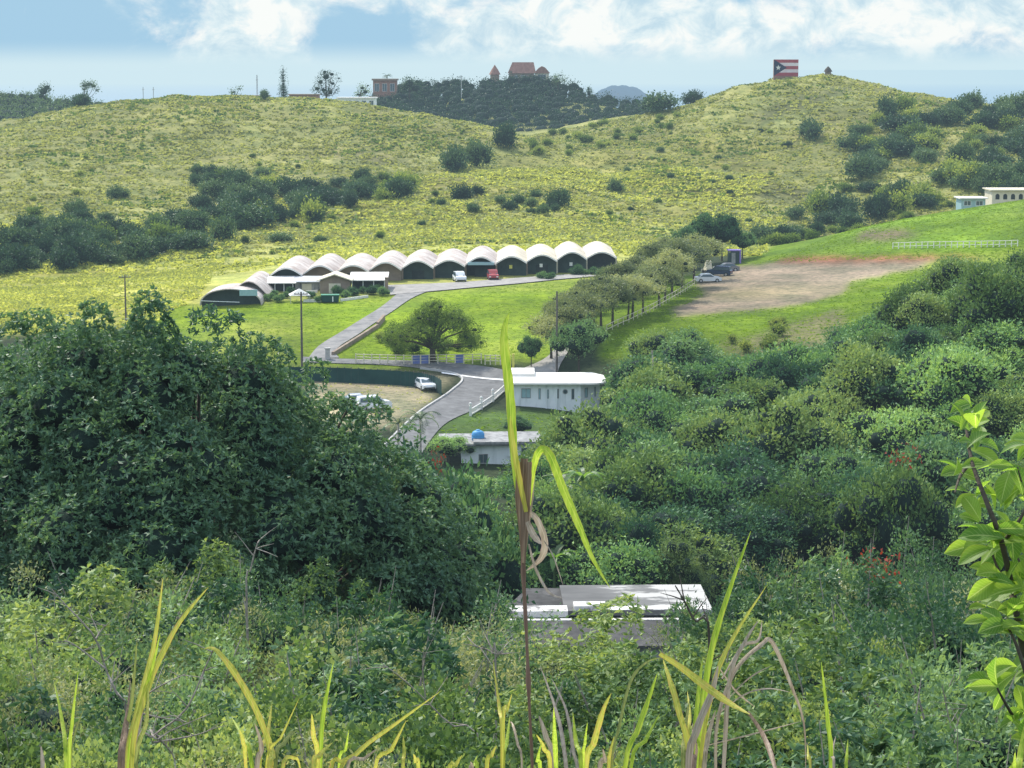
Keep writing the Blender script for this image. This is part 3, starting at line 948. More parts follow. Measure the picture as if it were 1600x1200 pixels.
# wing at the near left end: two broad shells that come down to the turf
A2 = at(312, 480, 343); B2 = at(418, 468, 351)
L2 = (B2.xy - A2.xy).length
wing = thing('stable_wing', 'broad low shell roofed wing with dark open mouth left of the vaulted stable', 'stable wing',
             (A2.x, A2.y, gzf((A2.x + B2.x) / 2, (A2.y + B2.y) / 2)), math.atan2(B2.y - A2.y, B2.x - A2.x))
wx_ = B2.x - A2.x; wy_ = B2.y - A2.y; wing.rotation_euler = (0, 0, 0)
vault_shell(0, wx_, .1, 2.5, 0, 9, n=20).build('vault', M['vault_roof'], wing)
vault_fill(0, wx_, .1, 2.5, 1.5, 1.7, -1.5).build('front_infill', M['dark_panel'], wing)  # dark sheet stands in for the shade of the open mouth
vault_shell(wx_ * .42, wx_ * .62, 1.1, 2.2, 5, 23, n=16, wave=True).build('vault', M['vault_roof'], wing)
vault_fill(wx_ * .42, wx_ * .62, 1.1, 2.2, 9.2, 9.4, -1.5, wave=True).build('front_infill', M['brown_wall'], wing)
MB().box(L2 * .5, -.5, 1.55, L2 * .72, -.3, 2.5).build('pale_patch', M['aqua'], wing)
MB().tube([(.3, -.3, .75), (L2 * .5, -.5, .55)], .05).build('rail', M['white_wall'], wing)


# small buildings in front of the stable
def yard_building(name, label, cat, px0, px1, pyb, d, wall_h, depth, roof, wallm, roofm, openm=None, rz=.45):
    p = at(px0, pyb, d); q = at(px1, pyb, d)
    w = (q.x - p.x)
    p.z = gzf(p.x, d)
    t = thing(name, label, cat, p, 0.02)
    if openm:
        MB().box(.15, .6, -1, w - .15, depth, wall_h).build('wall', openm, t)  # dark block standing in for the shade under the roof
        for i in range(4):
            xx = .1 + (w - .3) * i / 3; MB().box(xx, 0, -1, xx + .12, .12, wall_h).build('post', wallm, t)
    else:
        MB().box(0, 0, -1, w, depth, wall_h).build('wall', wallm, t)
        MB().box(w * .3, -.06, -.5, w * .7, -.003, wall_h * .8).build('door', M['cream_wall'], t)
    if roof == 'gable':
        MB().prism_y([(-.5, wall_h), (w / 2, wall_h + 1.0), (w + .5, wall_h), (w + .5, wall_h + .14), (w / 2, wall_h + 1.16), (-.5, wall_h + .14)], -.6, depth + .4).build('roof', roofm, t)
        MB().prism_y([(0, wall_h - .01), (w, wall_h - .01), (w / 2, wall_h + .98)], .05, .25).build('gable', M['brown_wall'], t)
    else:
        MB().prism_x([(-.6, wall_h), (depth + .3, wall_h + roof), (depth + .3, wall_h + roof + .12), (-.6, wall_h + .12)], -.4, w + .4).build('roof', roofm, t)
    return t


yard_building('awning', 'flat white awning on posts between the shell wing and the brown gabled shed', 'awning', 414, 459, 452, 357, 1.5, 6, .5, M['white_wall'], M['roof_white'], M['dark_inside'])
yard_building('garden_shed', 'brown gabled shed standing in front of the vaulted stable', 'shed', 500, 546, 449, 354, 2.0, 5, 'gable', M['brown_wall'], M['cream_wall'])
yard_building('open_shed', 'open fronted shed with a bright white lean-to roof before the stable', 'shed', 549, 602, 446, 357, 1.7, 6, .7, M['white_wall'], M['roof_white'], M['dark_inside'])
yard_building('low_annex', 'low grey annex joining the awning to the brown gabled shed', 'annex', 461, 498, 450, 358, 1.4, 5, .4, M['grey_wall'], M['metal'])
p = at(604, 448, 356); p.z = gzf(p.x, p.y)
tag(MB().box(-.25, -.25, -1, .25, .25, 2.2).box(-.32, -.32, 2.2, .32, .32, 2.35).build('gate_pillar', M['brown_wall'], None, p), 'short brown gate pillar at the right end of the white lean-to shed', 'pillar')
# tent, container, low white walls in the garden
p = at(468, 474, 345); p.z = gzf(p.x, p.y)
t = thing('garden_tent', 'small white peaked tent in the yard below the brown gabled shed', 'tent', p, .2)
MB().add([(-1.6, -1.3, 1.1), (1.6, -1.3, 1.1), (1.6, 1.3, 1.1), (-1.6, 1.3, 1.1), (0, 0, 2.1)], [(0, 1, 4), (1, 2, 4), (2, 3, 4), (3, 0, 4), (3, 2, 1, 0)]).build('canopy', M['roof_white'], t)
for sx in (-1.5, 1.5):
    for sy in (-1.2, 1.2): MB().box(sx - .04, sy - .04, -.5, sx + .04, sy + .04, 1.1).build('leg', M['metal'], t)
p = at(516, 470, 344); p.z = gzf(p.x, p.y)
t = thing('waste_container', 'dark green waste container in the yard in front of the sheds', 'container', p, .05)
MB().box(-1.3, -.7, .1, 1.3, .7, 1.15, top=(-.1, -.05, -.1, -.05)).build('body', M['mesh_green'], t, bevel=.05)
MB().box(-1.42, -.78, 1.15, 1.42, .78, 1.25).build('lid', surf('green_lid', [(.05, .2, .12), (.09, .28, .18)], 2, .6, 0), t)
MB().box(.35, -.80, .2, .5, -.76, 1.0).build('stripe', M['white_wall'], t)


def low_wall(px0, py0, px1, py1, h, lab, m, name='garden_wall', cat='wall', th=.2, d0=250):
    a_, b_ = hit(px0, py0, d0), hit(px1, py1, d0)
    Lw = (b_ - a_).xy.length
    t = tag(MB().prism_y([(0, -.4), (Lw, b_.z - a_.z - .4), (Lw, b_.z - a_.z + h), (0, h)], -th / 2, th / 2).build(name, m, None, a_, rz=math.atan2(b_.y - a_.y, b_.x - a_.x)), lab, cat)
    return t


low_wall(474, 472, 502, 472, .45, 'low white garden wall left of the dark green container', M['roof_white'])
low_wall(532, 471, 575, 465, .4, 'long low white garden wall right of the dark green container', M['roof_white'])
low_wall(478, 458, 496, 457, .4, 'short pale garden wall just below the brown shed', M['roof_white'])


# ------------------------------------------------------------------ cars
def car(name, label, loc, rz, paint, kind='sedan', Lc=4.3, group=None):
    t = thing(name, label, 'car', loc, rz, group)
    hw = .86
    if kind == 'suv':
        prof = [(-2.1, .35), (-2.12, .95), (-1.95, 1.05), (-1.8, 1.62), (.55, 1.66), (1.2, 1.08), (2.0, .98), (2.12, .8), (2.12, .35)]
        cab = [(-1.84, 1.06), (-1.72, 1.52), (.5, 1.56), (1.08, 1.06)]
    else:
        prof = [(-2.1, .32), (-2.14, .85), (-1.6, .95), (-1.0, 1.4), (.3, 1.42), (1.05, .93), (2.0, .82), (2.14, .6), (2.12, .32)]
        cab = [(-1.5, .96), (-.95, 1.33), (.27, 1.35), (.93, .94)]
    secs = []
    for yy, sx, sz in ((-hw, .97, .0), (-hw + .1, 1, .0), (0, 1.01, .02), (hw - .1, 1, 0), (hw, .97, 0)):
        secs.append([(x * sx, yy * (.86 if (z > 1.0) else 1), z + (sz if z > .9 else 0)) for x, z in prof])
    V = [p for s in secs for p in s]; n = len(prof); Fs = []
    for j in range(len(secs) - 1):
        for i in range(n):
            k = (i + 1) % n
            Fs.append((j * n + i, j * n + k, (j + 1) * n + k, (j + 1) * n + i))
    Fs += [tuple(range(n)), tuple(reversed(range((len(secs) - 1) * n, len(secs) * n)))]
    b_ = link('body', mesh('body', V, Fs, paint, smooth=False), t)
    bv = b_.modifiers.new('bevel', 'BEVEL'); bv.width = .05; bv.segments = 2
    for s in (-1, 1):
        yy = s * (hw * .86 + .03)
        V = [(x, s * (hw * (.88 if z > 1.2 else .985) + .012), z) for x, z in cab]
        link('side_window', mesh('side_window', V, [(0, 1, 2, 3)] if s < 0 else [(3, 2, 1, 0)], M['glass']), t)
    x0, z0 = cab[3]; x1, z1 = cab[2]
    link('windscreen', mesh('windscreen', [(x0 + .08, -.68, z0 + .07), (x0 + .08, .68, z0 + .07), (x1 + .1, .6, z1 + .03), (x1 + .1, -.6, z1 + .03)], [(0, 1, 2, 3)], M['glass']), t)
    x0, z0 = cab[0]; x1, z1 = cab[1]
    link('rear_window', mesh('rear_window', [(x0 - .1, .68, z0 + .07), (x0 - .1, -.68, z0 + .07), (x1 - .1, -.6, z1 + .0), (x1 - .1, .6, z1 + .0)], [(0, 1, 2, 3)], M['glass']), t)
    for sx in (-1.35, 1.38):
        for sy in (-1, 1):
            w_ = MB(); r_ = .33
            pts = [(sx, sy * (hw - .16), r_), (sx, sy * (hw + .03), r_)]
            w_.tube(pts, r_, 16)
            wo_ = w_.build('wheel', M['rubber'], t)
            MB().tube([(sx, sy * (hw + .03), r_), (sx, sy * (hw + .05), r_)], r_ * .6, 12).build('rim', M['rim'], wo_)
    for sy in (-1, 1):
        MB().box(2.08, sy * .62 - .17, .62, 2.16, sy * .62 + .17, .76).build('headlight', M['lamp'], t)
        MB().box(-2.17, sy * .66 - .12, .7, -2.1, sy * .66 + .12, .86).build('tail_light', M['flag_red'], t)
    MB().box(2.1, -.7, .36, 2.18, .7, .5).build('bumper', M['rubber'], t)
    return t


def paint(name, col):
    return surf(name, [tuple(k * .9 for k in col), col], 1, .3, 0, spec=.5)


P_white = paint('white_car_paint', (.75, .77, .78)); P_red = paint('dark_red_car_paint', (.35, .05, .05))
P_silver = paint('silver_car_paint', (.5, .52, .54)); P_dark = paint('dark_blue_car_paint', (.03, .05, .1)); P_grey = paint('grey_car_paint', (.2, .2, .21))


def cz_(px, py, d0=200):
    return hit(px, py, d0)


car('parked_car', 'small white car facing the lawn on the gravel before the stable', cz_(718, 440), R(-80), P_white, 'suv')
car('parked_car', 'dark red car with pale roof on the gravel before the stable', cz_(770, 437), R(-85), P_red, 'suv')
car('parked_car', 'white hatchback parked against the dark green screen beside the road bend', cz_(664, 608), R(-72), P_white, 'sedan')
car('parked_car', 'white sedan at the front of the vehicles by the tree row on the dirt lot', cz_(1106, 441), R(8), P_white, 'sedan')
car('parked_car', 'dark blue car close behind the white sedan on the dirt lot', cz_(1124, 431), R(160), P_dark, 'suv')
car('parked_car', 'grey car at the edge of the trees farthest back on the dirt lot', cz_(1135, 424), R(190), P_grey, 'sedan')
car('parked_car', 'silver car seen through the mango leaves on the bare bank', cz_(560, 634), R(15), P_silver, 'sedan')
car('parked_car', 'white sport utility car at the mango tree edge on the bare bank', cz_(583, 640), R(20), P_white, 'suv')
# little loader among the parked cars
p = cz_(1106, 429); t = thing('small_loader', 'small cream loader with raised cab beside the parked white sedan', 'loader', p, R(100))
MB().box(-1.1, -.6, .5, 1.1, .6, 1.3, top=(.1, .1, .3, .1)).build('body', M['cream_wall'], t, bevel=.05)
cb = MB().box(-.6, -.55, 1.3, .35, .55, 2.35, top=(.08, .08, .12, .08)).build('cab', M['cream_wall'], t, bevel=.04)
MB().box(-.45, -.57, 1.55, .2, -.54, 2.1).build('pane', M['glass'], cb)
for sx in (-.7, .7):
    for sy in (-.65, .65): MB().tube([(sx, sy - .12, .42), (sx, sy + .12, .42)], .42, 14).build('wheel', M['rubber'], t)
MB().tube([(1.0, -.45, .9), (1.7, -.45, .5)], .06).tube([(1.0, .45, .9), (1.7, .45, .5)], .06).build('arm', M['yellow_paint'], t)
MB().prism_y([(1.65, .25), (2.2, .2), (2.2, .28), (1.85, .45), (1.75, .85), (1.65, .85)], -.7, .7).build('bucket', M['metal'], t)
# portable cabin with purple top
p = cz_(1147, 412); t = thing('portable_cabin', 'grey portable cabin with purple top at the edge of the dirt lot', 'cabin', p, R(4))
MB().box(-1.05, -.8, 0, 1.05, .8, 2.3).build('wall', M['dark_panel'], t)
MB().box(-1.12, -.87, 2.3, 1.12, .87, 2.5).box(.82, -.86, 0, 1.1, -.801, 2.3).build('roof', M['purple_top'], t)
MB().box(-.6, -.84, .1, .1, -.805, 2.0).build('door', M['grey_wall'], t)

# ------------------------------------------------------------------ white house by the bend
p = at(803, 643, 270); q = at(940, 643, 270); wH = q.x - p.x
gz0 = gzf(p.x + 5, 270); 
zt = at(800, 600, 270).z      # underside of roof at the front
p.z = gz0; hh = zt - gz0
house = thing('white_house', 'low white house with flat round ended roof beside the road bend', 'house', p, R(0))
x1 = wH * .755
foot = [(0, 0), (x1, 0), (wH - .15, 1.9), (wH - .15, 7), (wH - 1.4, 8.2), (0, 8.2)]
MB().prism(foot, -1.5, hh).build('wall', M['white_wall'], house)
rf = [(-.7, -.9), (x1 + .3, -.9)] + [(x1 + 1.0 + 2.1 * math.sin(a_) + .35, 1.9 - 2.8 * math.cos(a_)) for a_ in [math.pi * k / 16 for k in range(1, 10)]] + [(wH + .45, 6.5), (wH - .9, 8.9), (-.7, 8.9)]
MB().prism(rf, hh, hh + .24).build('roof', M['roof_white'], house, bevel=.04)
MB().box(-.5, 5.0, hh + .242, 2.6, 10.5, hh + .6).build('roof_upper', M['roof_white'], house)
pil = [(.5, ), ]
for xx in (3.9, 5.15, x1 - .12):
    MB().box(xx, -.14, -1.5, xx + .18, .003, hh - .003).build('pilaster', M['white_wall'], house)
sx_ = wH / 137.0
window(house, (822 - 803) * sx_, hh - 1.75, 1.15, 1.2, 0, 2, M['grey_wall'], M['aqua'])
for px_, w_, h_, zz in ((843, .28, 1.35, -1.9), (856, .24, 1.1, -1.8), (871, .34, 1.2, -1.8), (895, .34, 1.3, -1.9)):
    window(house, (px_ - 803) * sx_, hh + zz, w_, h_, 0, 1, M['grey_wall'], M['aqua'] if w_ < .3 else M['glass'])
mb = MB(); cx_, cz2 = (883 - 803) * sx_, hh - .95
mb.tube([(cx_, -.06, cz2), (cx_, .01, cz2)], .32, 14)
rw = mb.build('round_window', M['grey_wall'], house); MB().tube([(cx_, -.075, cz2), (cx_, -.062, cz2)], .22, 14).build('pane', M['glass'], rw)
# windows on the slanted bay
bay = Vector((wH - .15 - x1, 1.9, 0)); ba = math.atan2(1.9, bay.x)
for tq, w_ in ((.3, .5), (.75, .25)):
    w_o = window(house, 0, hh - 1.75, w_, 1.2, 0, 1, M['grey_wall'], M['aqua'])
    w_o.location = (x1 + bay.x * tq, 1.9 * tq, 0); w_o.rotation_euler = (0, 0, ba)
MB().box(wH * .35, -.5, -1.2, wH * .42, -.003, -.05).build('step', M['concrete'], house)

# white balustrade climbing beside the road
bp_ = [(735, 650), (752, 640), (770, 628), (788, 612), (800, 604)]
bt = thing('balustrade', 'white balustrade with tall capped posts along the road by the white house', 'balustrade', hit(735, 650, 200))
bt0 = Vector(bt.location)
W3 = [hit(px_, py_, 200) for px_, py_ in bp_]
for i, w_ in enumerate(W3):
    q = w_ - bt0
    MB().box(q.x - .16, q.y - .16, q.z - .5, q.x + .16, q.y + .16, q.z + 1.25).lathe([(.05, q.z + 1.25), (.2, q.z + 1.4), (.14, q.z + 1.6), (.02, q.z + 1.68)], 8, q.x, q.y).build('post', M['roof_white'], bt)
    if i < len(W3) - 1:
        r_ = W3[i + 1] - bt0; rl = MB()
        for z_ in (.15, .8):
            rl.tube([(q.x, q.y, q.z + z_), (r_.x, r_.y, r_.z + z_)], .1, 6)
        rl.build('rail', M['roof_white'], bt)
        bl = MB()
        for k in range(1, 9):
            s_ = q.lerp(r_, k / 9); bl.tube([(s_.x, s_.y, s_.z + .1), (s_.x, s_.y, s_.z + .8)], .07, 5)
        bl.build('balusters', M['roof_white'], bt)

# ------------------------------------------------------------------ grey house with the blue tank
d = 235
p = at(690, 700, d); q = at(845, 700, d); zr = at(760, 696, d).z; g0 = gzf(p.x + 5, d) - 0
p.z = g0; hr = zr - g0; w = q.x - p.x
t = thing('tank_house', 'grey flat roofed house with a blue tank on its roof below the road', 'house', p, R(2))
MB().box(-.3, -.6, hr, w * .75, 6.5, hr + .22).box(w * .32, -.9, hr + .222, w + .1, 6.0, hr + .5).build('roof', M['grey_wall'], t)
MB().box(w * .2, .2, hr - 3.0, w * .93, 6, hr).build('wall', M['white_wall'], t)
MB().box(w * .66, -.15, hr - 1.2, w * .98, 5.8, hr - .005).build('upper_wall', M['white_wall'], t)
MB().box(w * .3, .6, hr - 6, w * .9, 5.5, hr - 3.005).build('undercroft_shade', M['dark_inside'], t)  # dark box painted in for the shade of the open underside
for xx in (.35, .6, .85):
    MB().box(w * xx, .3, hr - 6, w * xx + .22, .55, hr - 3.005).build('column', M['concrete'], t)
window(t, w * .42, hr - 2.0, 1.0, 1.0, .2, 2)
window(t, w * .84, hr - 1.0, .8, .7, -.15, 1)
p = at(747, 694, d + 2.0); p.z = g0 + hr + .222 + .0
tk = thing('water_tank', 'round bright blue water tank on the grey flat roof', 'water tank', p)
MB().lathe([(.62, 0), (.68, .12), (.7, .45), (.68, .75), (.55, .98), (.3, 1.08)], 20).build('body', M['blue_tank'], tk, smooth=True)
MB().lathe([(.2, 1.06), (.22, 1.16), (.12, 1.2)], 14).build('lid', M['blue_tank'], tk)
for k in (.3, .6): MB().lathe([(.71, k), (.735, k + .03), (.71, k + .06)], 20).build('rib', M['blue_tank'], tk)

# ------------------------------------------------------------------ decaying flat roof in the valley
d = 147
m, nt, N, L = newmat('flaking_roof')
tc_ = N.new('ShaderNodeTexCoord'); na = N.new('ShaderNodeTexNoise'); na.inputs['Scale'].default_value = .35; na.inputs['Detail'].default_value = 7; na.inputs['Roughness'].default_value = .6
mpp = N.new('ShaderNodeMapping'); mpp.inputs['Scale'].default_value = (.6, 1.4, 1); L.new(tc_.outputs['Object'], mpp.inputs[0]); L.new(mpp.outputs[0], na.inputs['Vector'])
sx3 = N.new('ShaderNodeSeparateXYZ'); L.new(tc_.outputs['Object'], sx3.inputs[0])
gm = N.new('ShaderNodeMath'); gm.operation = 'MULTIPLY_ADD'; gm.inputs[1].default_value = .03; L.new(sx3.outputs[0], gm.inputs[0]); L.new(na.outputs[0], gm.inputs[2])
rr_ = ramp(N, [(.07, .07, .067), (.14, .138, .13), (.42, .41, .38)], [.46, .78, .84]); L.new(gm.outputs[0], rr_.inputs[0])
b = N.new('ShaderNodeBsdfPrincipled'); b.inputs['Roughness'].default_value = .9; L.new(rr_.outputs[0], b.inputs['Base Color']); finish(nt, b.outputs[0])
M['flaking'] = m
M['dirty_roof'] = surf('dirty_concrete_roof', [(.035, .034, .032), (.07, .068, .065), (.13, .126, .12)], .5, .95, .2, stain=(.04, .04, .038))
zt = at(900, 955, 146).z
p = at(785, 955, 146); q = at(1110, 955, 146); w = q.x - p.x; g0 = gzf(p.x + 7, 146); p.z = g0; hr = zt - g0
t = thing('ruined_house', 'abandoned house with a flaking white and grey flat roof deep in the bushes', 'house', p, R(1.5))
MB().box(0, -7.6, hr - .62, w, -.45, hr - .45).build('lower_roof', M['dirty_roof'], t)
MB().box(.1, -.95, hr - .449, w * .33, -.5, hr - .40).box(w * .40, -.95, hr - .449, w, -.5, hr - .40).build('gutter_ledge', M['ledge'], t)
MB().box(w * .30, .0, hr - .35, w + .2, 7.5, hr + .0).build('upper_roof', M['flaking'], t)
MB().box(0, .6, hr - .5, w * .30, 7.4, hr - .18).build('back_roof', M['dirty_roof'], t)
MB().box(w * .035, -.2, hr - .4, w * .315, 1.4, hr + .03).build('parapet', M['ledge'], t)
MB().box(w * .345, .0, hr + .002, w * .50, 1.3, hr + .32).build('skylight', M['ledge'], t)
MB().box(w * .5, .05, hr + .002, w * .985, 1.1, hr + .05).build('coping', M['ledge'], t)
MB().box(.4, -.42, hr - 4.2, w - .4, 7, hr - .622).build('wall', M['grey_wall'], t)
MB().box(.3, -7.2, hr - 4.2, w - .3, -.5, hr - .622).build('porch_wall', M['grey_wall'], t)
mb = MB()
p = at(800, 935, 150); p.z = g0 + hr - .18
tag(MB().tube([(0, 0, 0), (0, 0, 1.9)], .09, 8).tube([(0, 0, 1.9), (.35, 0, 2.0)], .07, 8).build('vent_pipe', M['aqua'], None, p), 'thin pale blue vent pipe at the left end of the ruined roof', 'pipe')
# small blue item by the trees right of the white house
p = at(962, 600, 268); p.z = gzf(p.x, p.y)
tag(MB().tube([(0, 0, -.5), (0, 0, 3.9)], .07, 7).lathe([(.35, 3.9), (.4, 4.3), (.2, 4.5)], 10).build('lamp_post', M['aqua'], None, p), 'pale aqua topped post among the trees right of the white house', 'post')

# ------------------------------------------------------------------ fences and screens
sc = [(440, 566), (495, 571), (560, 575), (620, 578), (660, 583), (684, 590), (688, 598), (684, 606)]
# the screen stands on the near side of the road, top edge at these pixels
tops = [hit(x_, y_ + 22, 200) for x_, y_ in ((440, 574), (495, 574), (560, 577), (620, 580), (660, 584), (680, 589))] + [hit(690, 618, 200)]
s0 = tops[0].copy(); t = thing('screen_fence', 'long dark green windbreak screen curving beside the road', 'fence', s0)
for i in range(len(tops) - 1):
    a_, b_ = tops[i] - s0, tops[i + 1] - s0
    nn = 6 if i < len(tops) - 2 else 3
    for k in range(nn):
        p0, p1 = a_.lerp(b_, k / nn), a_.lerp(b_, (k + 1) / nn)
        MB().add([(p0.x, p0.y, p0.z - .3), (p1.x, p1.y, p1.z - .3), (p1.x, p1.y, p1.z + 1.9), (p0.x, p0.y, p0.z + 1.9 + .04 * math.sin(k * 2 + i))], [(0, 1, 2, 3)]).build('screen_panel', M['mesh_green'], t)
        MB().tube([(p0.x, p0.y + .05, p0.z - .5), (p0.x, p0.y + .05, p0.z + 2.05)], .05, 6).build('post', M['wood_pole'], t)


def rail_fence(name, lab, pts, h, m, n, rails=2, boards=None, d0=200, group=None, pm=None, pr=.07):
    Wp = [hit(a_, b_, d0) for a_, b_ in pts]
    s0 = Wp[0].copy(); t = thing(name, lab, 'fence', s0, 0, group)
    seg = [0]
    for i in range(1, len(Wp)): seg.append(seg[-1] + (Wp[i] - Wp[i - 1]).length)
    P = []
    for k in range(n):
        s_ = seg[-1] * k / (n - 1); i = max(j for j in range(len(Wp) - 1) if seg[j] <= s_ + 1e-9)
        q = Wp[i].lerp(Wp[i + 1], (s_ - seg[i]) / max(1e-6, seg[i + 1] - seg[i])); q.z = gzf(q.x, q.y); P.append(q - s0)
    for k, q in enumerate(P):
        MB().box(q.x - pr, q.y - pr, q.z - .4, q.x + pr, q.y + pr, q.z + h).build('post', pm or m, t)
        if k < n - 1:
            r_ = P[k + 1]; rl = MB()
            for j in range(rails):
                z_ = h * (.95 - .55 * j / max(1, rails - 1) * 1.0)
                rl.tube([(q.x, q.y - pr, q.z + z_), (r_.x, r_.y - pr, r_.z + z_)], .045, 5)
            rl.build('rail', m, t)
            if boards and k in boards:
                MB().add([(q.x + .1, q.y - .1, q.z + .15), (r_.x - .1, r_.y - .1, r_.z + .15), (r_.x - .1, r_.y - .1, r_.z + h * .95), (q.x + .1, q.y - .1, q.z + h * .95)], [(0, 1, 2, 3)]).build('board', M['blue_board'], t)
    return t


rail_fence('rail_fence', 'pale rail fence with blue boards along the road under the spreading tree', [(556, 568), (640, 570), (700, 569), (752, 568)], 1.35, M['cream_wall'], 16, 3, boards=(7, 8, 12))
rail_fence('rail_fence', 'short rail fence with blue boards left of the yellow gate post', [(758, 570), (775, 570), (797, 571)], 1.35, M['cream_wall'], 6, 3, boards=(4,))
rail_fence('rail_fence', 'white post and rail fence up the edge of the lawn beside the tree row', [(948, 520), (985, 503), (1020, 486), (1060, 463), (1085, 447)], 1.15, M['cream_wall'], 26, 2, pr=.05)
rail_fence('rail_fence', 'low pale fence across the top of the bright green field', [(1395, 389), (1480, 387), (1590, 385)], 1.1, M['roof_white'], 22, 2, d0=300)
p = hit(802, 580, 200)
tag(MB().box(-.14, -.14, -.4, .14, .14, 2.2).box(-.17, -.17, 2.2, .17, .17, 2.3).build('gate_post', M['yellow_paint'], None, p), 'bright yellow gate post at the mouth of the lane', 'post')
# retaining stones along the driveway edge
low_wall(520, 556, 590, 512, .55, 'low brown stone wall along the near edge of the driveway', M['brown_wall'], 'stone_wall', 'wall', .4)
low_wall(590, 512, 600, 500, .8, 'short upright end of the brown stone wall by the driveway', M['brown_wall'], 'stone_wall', 'wall', .4)
p = hit(512, 562, 200)
tag(MB().box(-.3, -.3, -.5, .3, .3, 1.5).box(-.38, -.38, 1.5, .38, .38, 1.65).build('gate_pillar', M['concrete'], None, p), 'pale gate pillar at the foot of the driveway', 'pillar')


# utility poles
def pole(px, pyb, pyt, d, lab, arms=1, rad=.14, m=None):
    p = at(px, pyb, d); p.z = gzf(p.x, d); h = at(px, pyt, d).z - p.z
    t = thing('utility_pole', lab, 'utility pole', p)
    MB().tube([(0, 0, -.5), (0, 0, h)], [rad * 1.25, rad * .8], 9).build('post', m or M['wood_pole'], t)
    for k in range(arms):
        z_ = h - .35 - k * .9
        MB().box(-.9, -.2, z_, .9, -.09, z_ + .12).build('crossarm', m or M['wood_pole'], t)
        for sx in (-.8, -.35, .35, .8): MB().lathe([(.05, z_ + .12), (.07, z_ + .2), (.04, z_ + .3)], 6, sx, -.15).build('insulator', M['metal'], t)
    return t


pole(472, 572, 456, 292, 'tall dark pole with a lamp at the foot of the driveway', 1)
pole(870, 582, 455, 284, 'tall slim dark pole behind the white house', 0, .13)
pole(197, 512, 430, 330, 'pole with a small crossarm standing in the yellow field', 1, .12)
pole(1018, 660, 548, 262, 'bare pale pole standing among the trees right of the white house', 0, .13, M['pale_bark'])

# ------------------------------------------------------------------ the skyline
# flag board on the right hill
p = crest(1224); pxm = p.y / F
t = thing('flag_board', 'large board painted as a striped flag with a star on the hilltop', 'flag board', (p.x, p.y, p.z), R(3))
wf, hf = 38 * pxm, 25 * pxm
z0 = .7
MB().box(-wf / 2, 0, -1, wf / 2, 1.2, z0 + hf).build('board', M['red_tile'], t)
for k in range(5):
    zz = z0 + (4 - k) * hf / 5
    MB().box(-wf / 2 - .02, -.06, zz, wf / 2 + .02, -.002, zz + hf / 5 - .004).build('stripe', M['flag_red'] if k % 2 == 0 else M['flag_white'], t)
MB().prism_y([(-wf / 2 - .03, z0 - .02), (-wf / 2 + hf * .8, z0 + hf / 2), (-wf / 2 - .03, z0 + hf + .02)], -.14, -.062).build('triangle', M['flag_dark'], t)
st = []
for k in range(10):
    a_ = math.pi / 2 + math.pi * k / 5; r_ = hf * (.17 if k % 2 == 0 else .075)
    st.append((-wf / 2 + hf * .27 + r_ * math.cos(a_), z0 + hf / 2 + r_ * math.sin(a_)))
MB().prism_y(st, -.2, -.142).build('star', M['roof_white'], t)
# thatched-looking cone hut right of it
p = crest(1289)
t = thing('cone_hut', 'tiny dark cone roofed hut to the right of the flag board', 'hut', p)
MB().lathe([(1.0, -1), (1.0, 1.0)], 10).build('wall', M['brown_wall'], t)
MB().lathe([(1.5, .9), (.9, 1.9), (.1, 2.7)], 10).build('roof', M['bark'], t)


def far_building(name, lab, cat, px0, px1, pyb, pyt, d, depth, wallm, roofm, nwin=0, roof='flat', base=2.5, winm=None, rz=0.0):
    p = at(px0, pyb, d); q = at(px1, pyt, d); w = q.x - p.x; h = q.z - p.z
    t = thing(name, lab, cat, p, rz)
    hb = h * (.9 if roof == 'flat' else .55)
    MB().box(0, 0, -base, w, depth, hb).build('wall', wallm, t)
    if roof == 'flat':
        MB().box(-.5, -.7, hb, w + .5, depth + .3, h).build('roof', roofm, t)
    else:
        MB().box(-.6, -.6, hb, w + .6, depth + .6, h, top=(w * .22, depth * .4, w * .22, depth * .4)).build('roof', roofm, t)
    for k in range(nwin):
        window(t, w * (k + .5) / nwin, hb * .3, w / nwin * .6, hb * .5, 0, 2, M['white_wall'], winm)
    return t


far_building('hilltop_building', 'long white building with dark openings at the crest of the left hill', 'building', 528, 586, 170, 152, 800, 9, M['white_wall'], M['roof_white'], 5)
far_building('hilltop_house', 'brown flat roofed house on the ridge left of the wooded knoll', 'house', 583, 619, 150, 123, 915, 10, M['red_tile'], M['brown_wall'], 3)
far_building('hilltop_wall_house', 'low reddish building behind the crest right of the slim pine', 'building', 452, 497, 160, 147, 860, 8, M['red_tile'], M['brown_wall'], 0)
far_building('hilltop_wall_house', 'low brown building behind the crest left of the slim pine', 'building', 372, 418, 160, 149, 860, 8, M['brown_wall'], M['brown_wall'], 0)
# castle-like house on the knoll
d = 945
K = d / F
p = at(776, 140, d); t = thing('turreted_house', 'turreted house with steep red brown roofs on top of the wooded knoll', 'house', p)
X = lambda px: (px - 776) * K
Z = lambda py: (140 - py) * K
MB().box(X(795), 0, -6, X(834), 9, Z(115)).build('wall', M['brown_wall'], t)
MB().box(X(793), -.6, Z(115), X(837), 9.6, Z(98), top=(2.0, 3.5, 1.0, 3.5)).build('roof', M['red_tile'], t)
MB().box(X(836), 1, -6, X(857), 8, Z(115)).build('side_wall', M['cream_wall'], t)
MB().prism_y([(X(834), Z(115)), (X(859), Z(115)), (X(851), Z(106)), (X(846), Z(104)), (X(841), Z(107))], .4, 8.6).build('side_roof', M['red_tile'], t)
MB().lathe([(1.9, -6), (1.9, Z(116))], 14, X(773), 3).build('turret', M['brown_wall'], t)
MB().lathe([(2.5, Z(117)), (1.5, Z(110)), (.06, Z(102))], 14, X(773), 3).build('turret_roof', M['red_tile'], t)
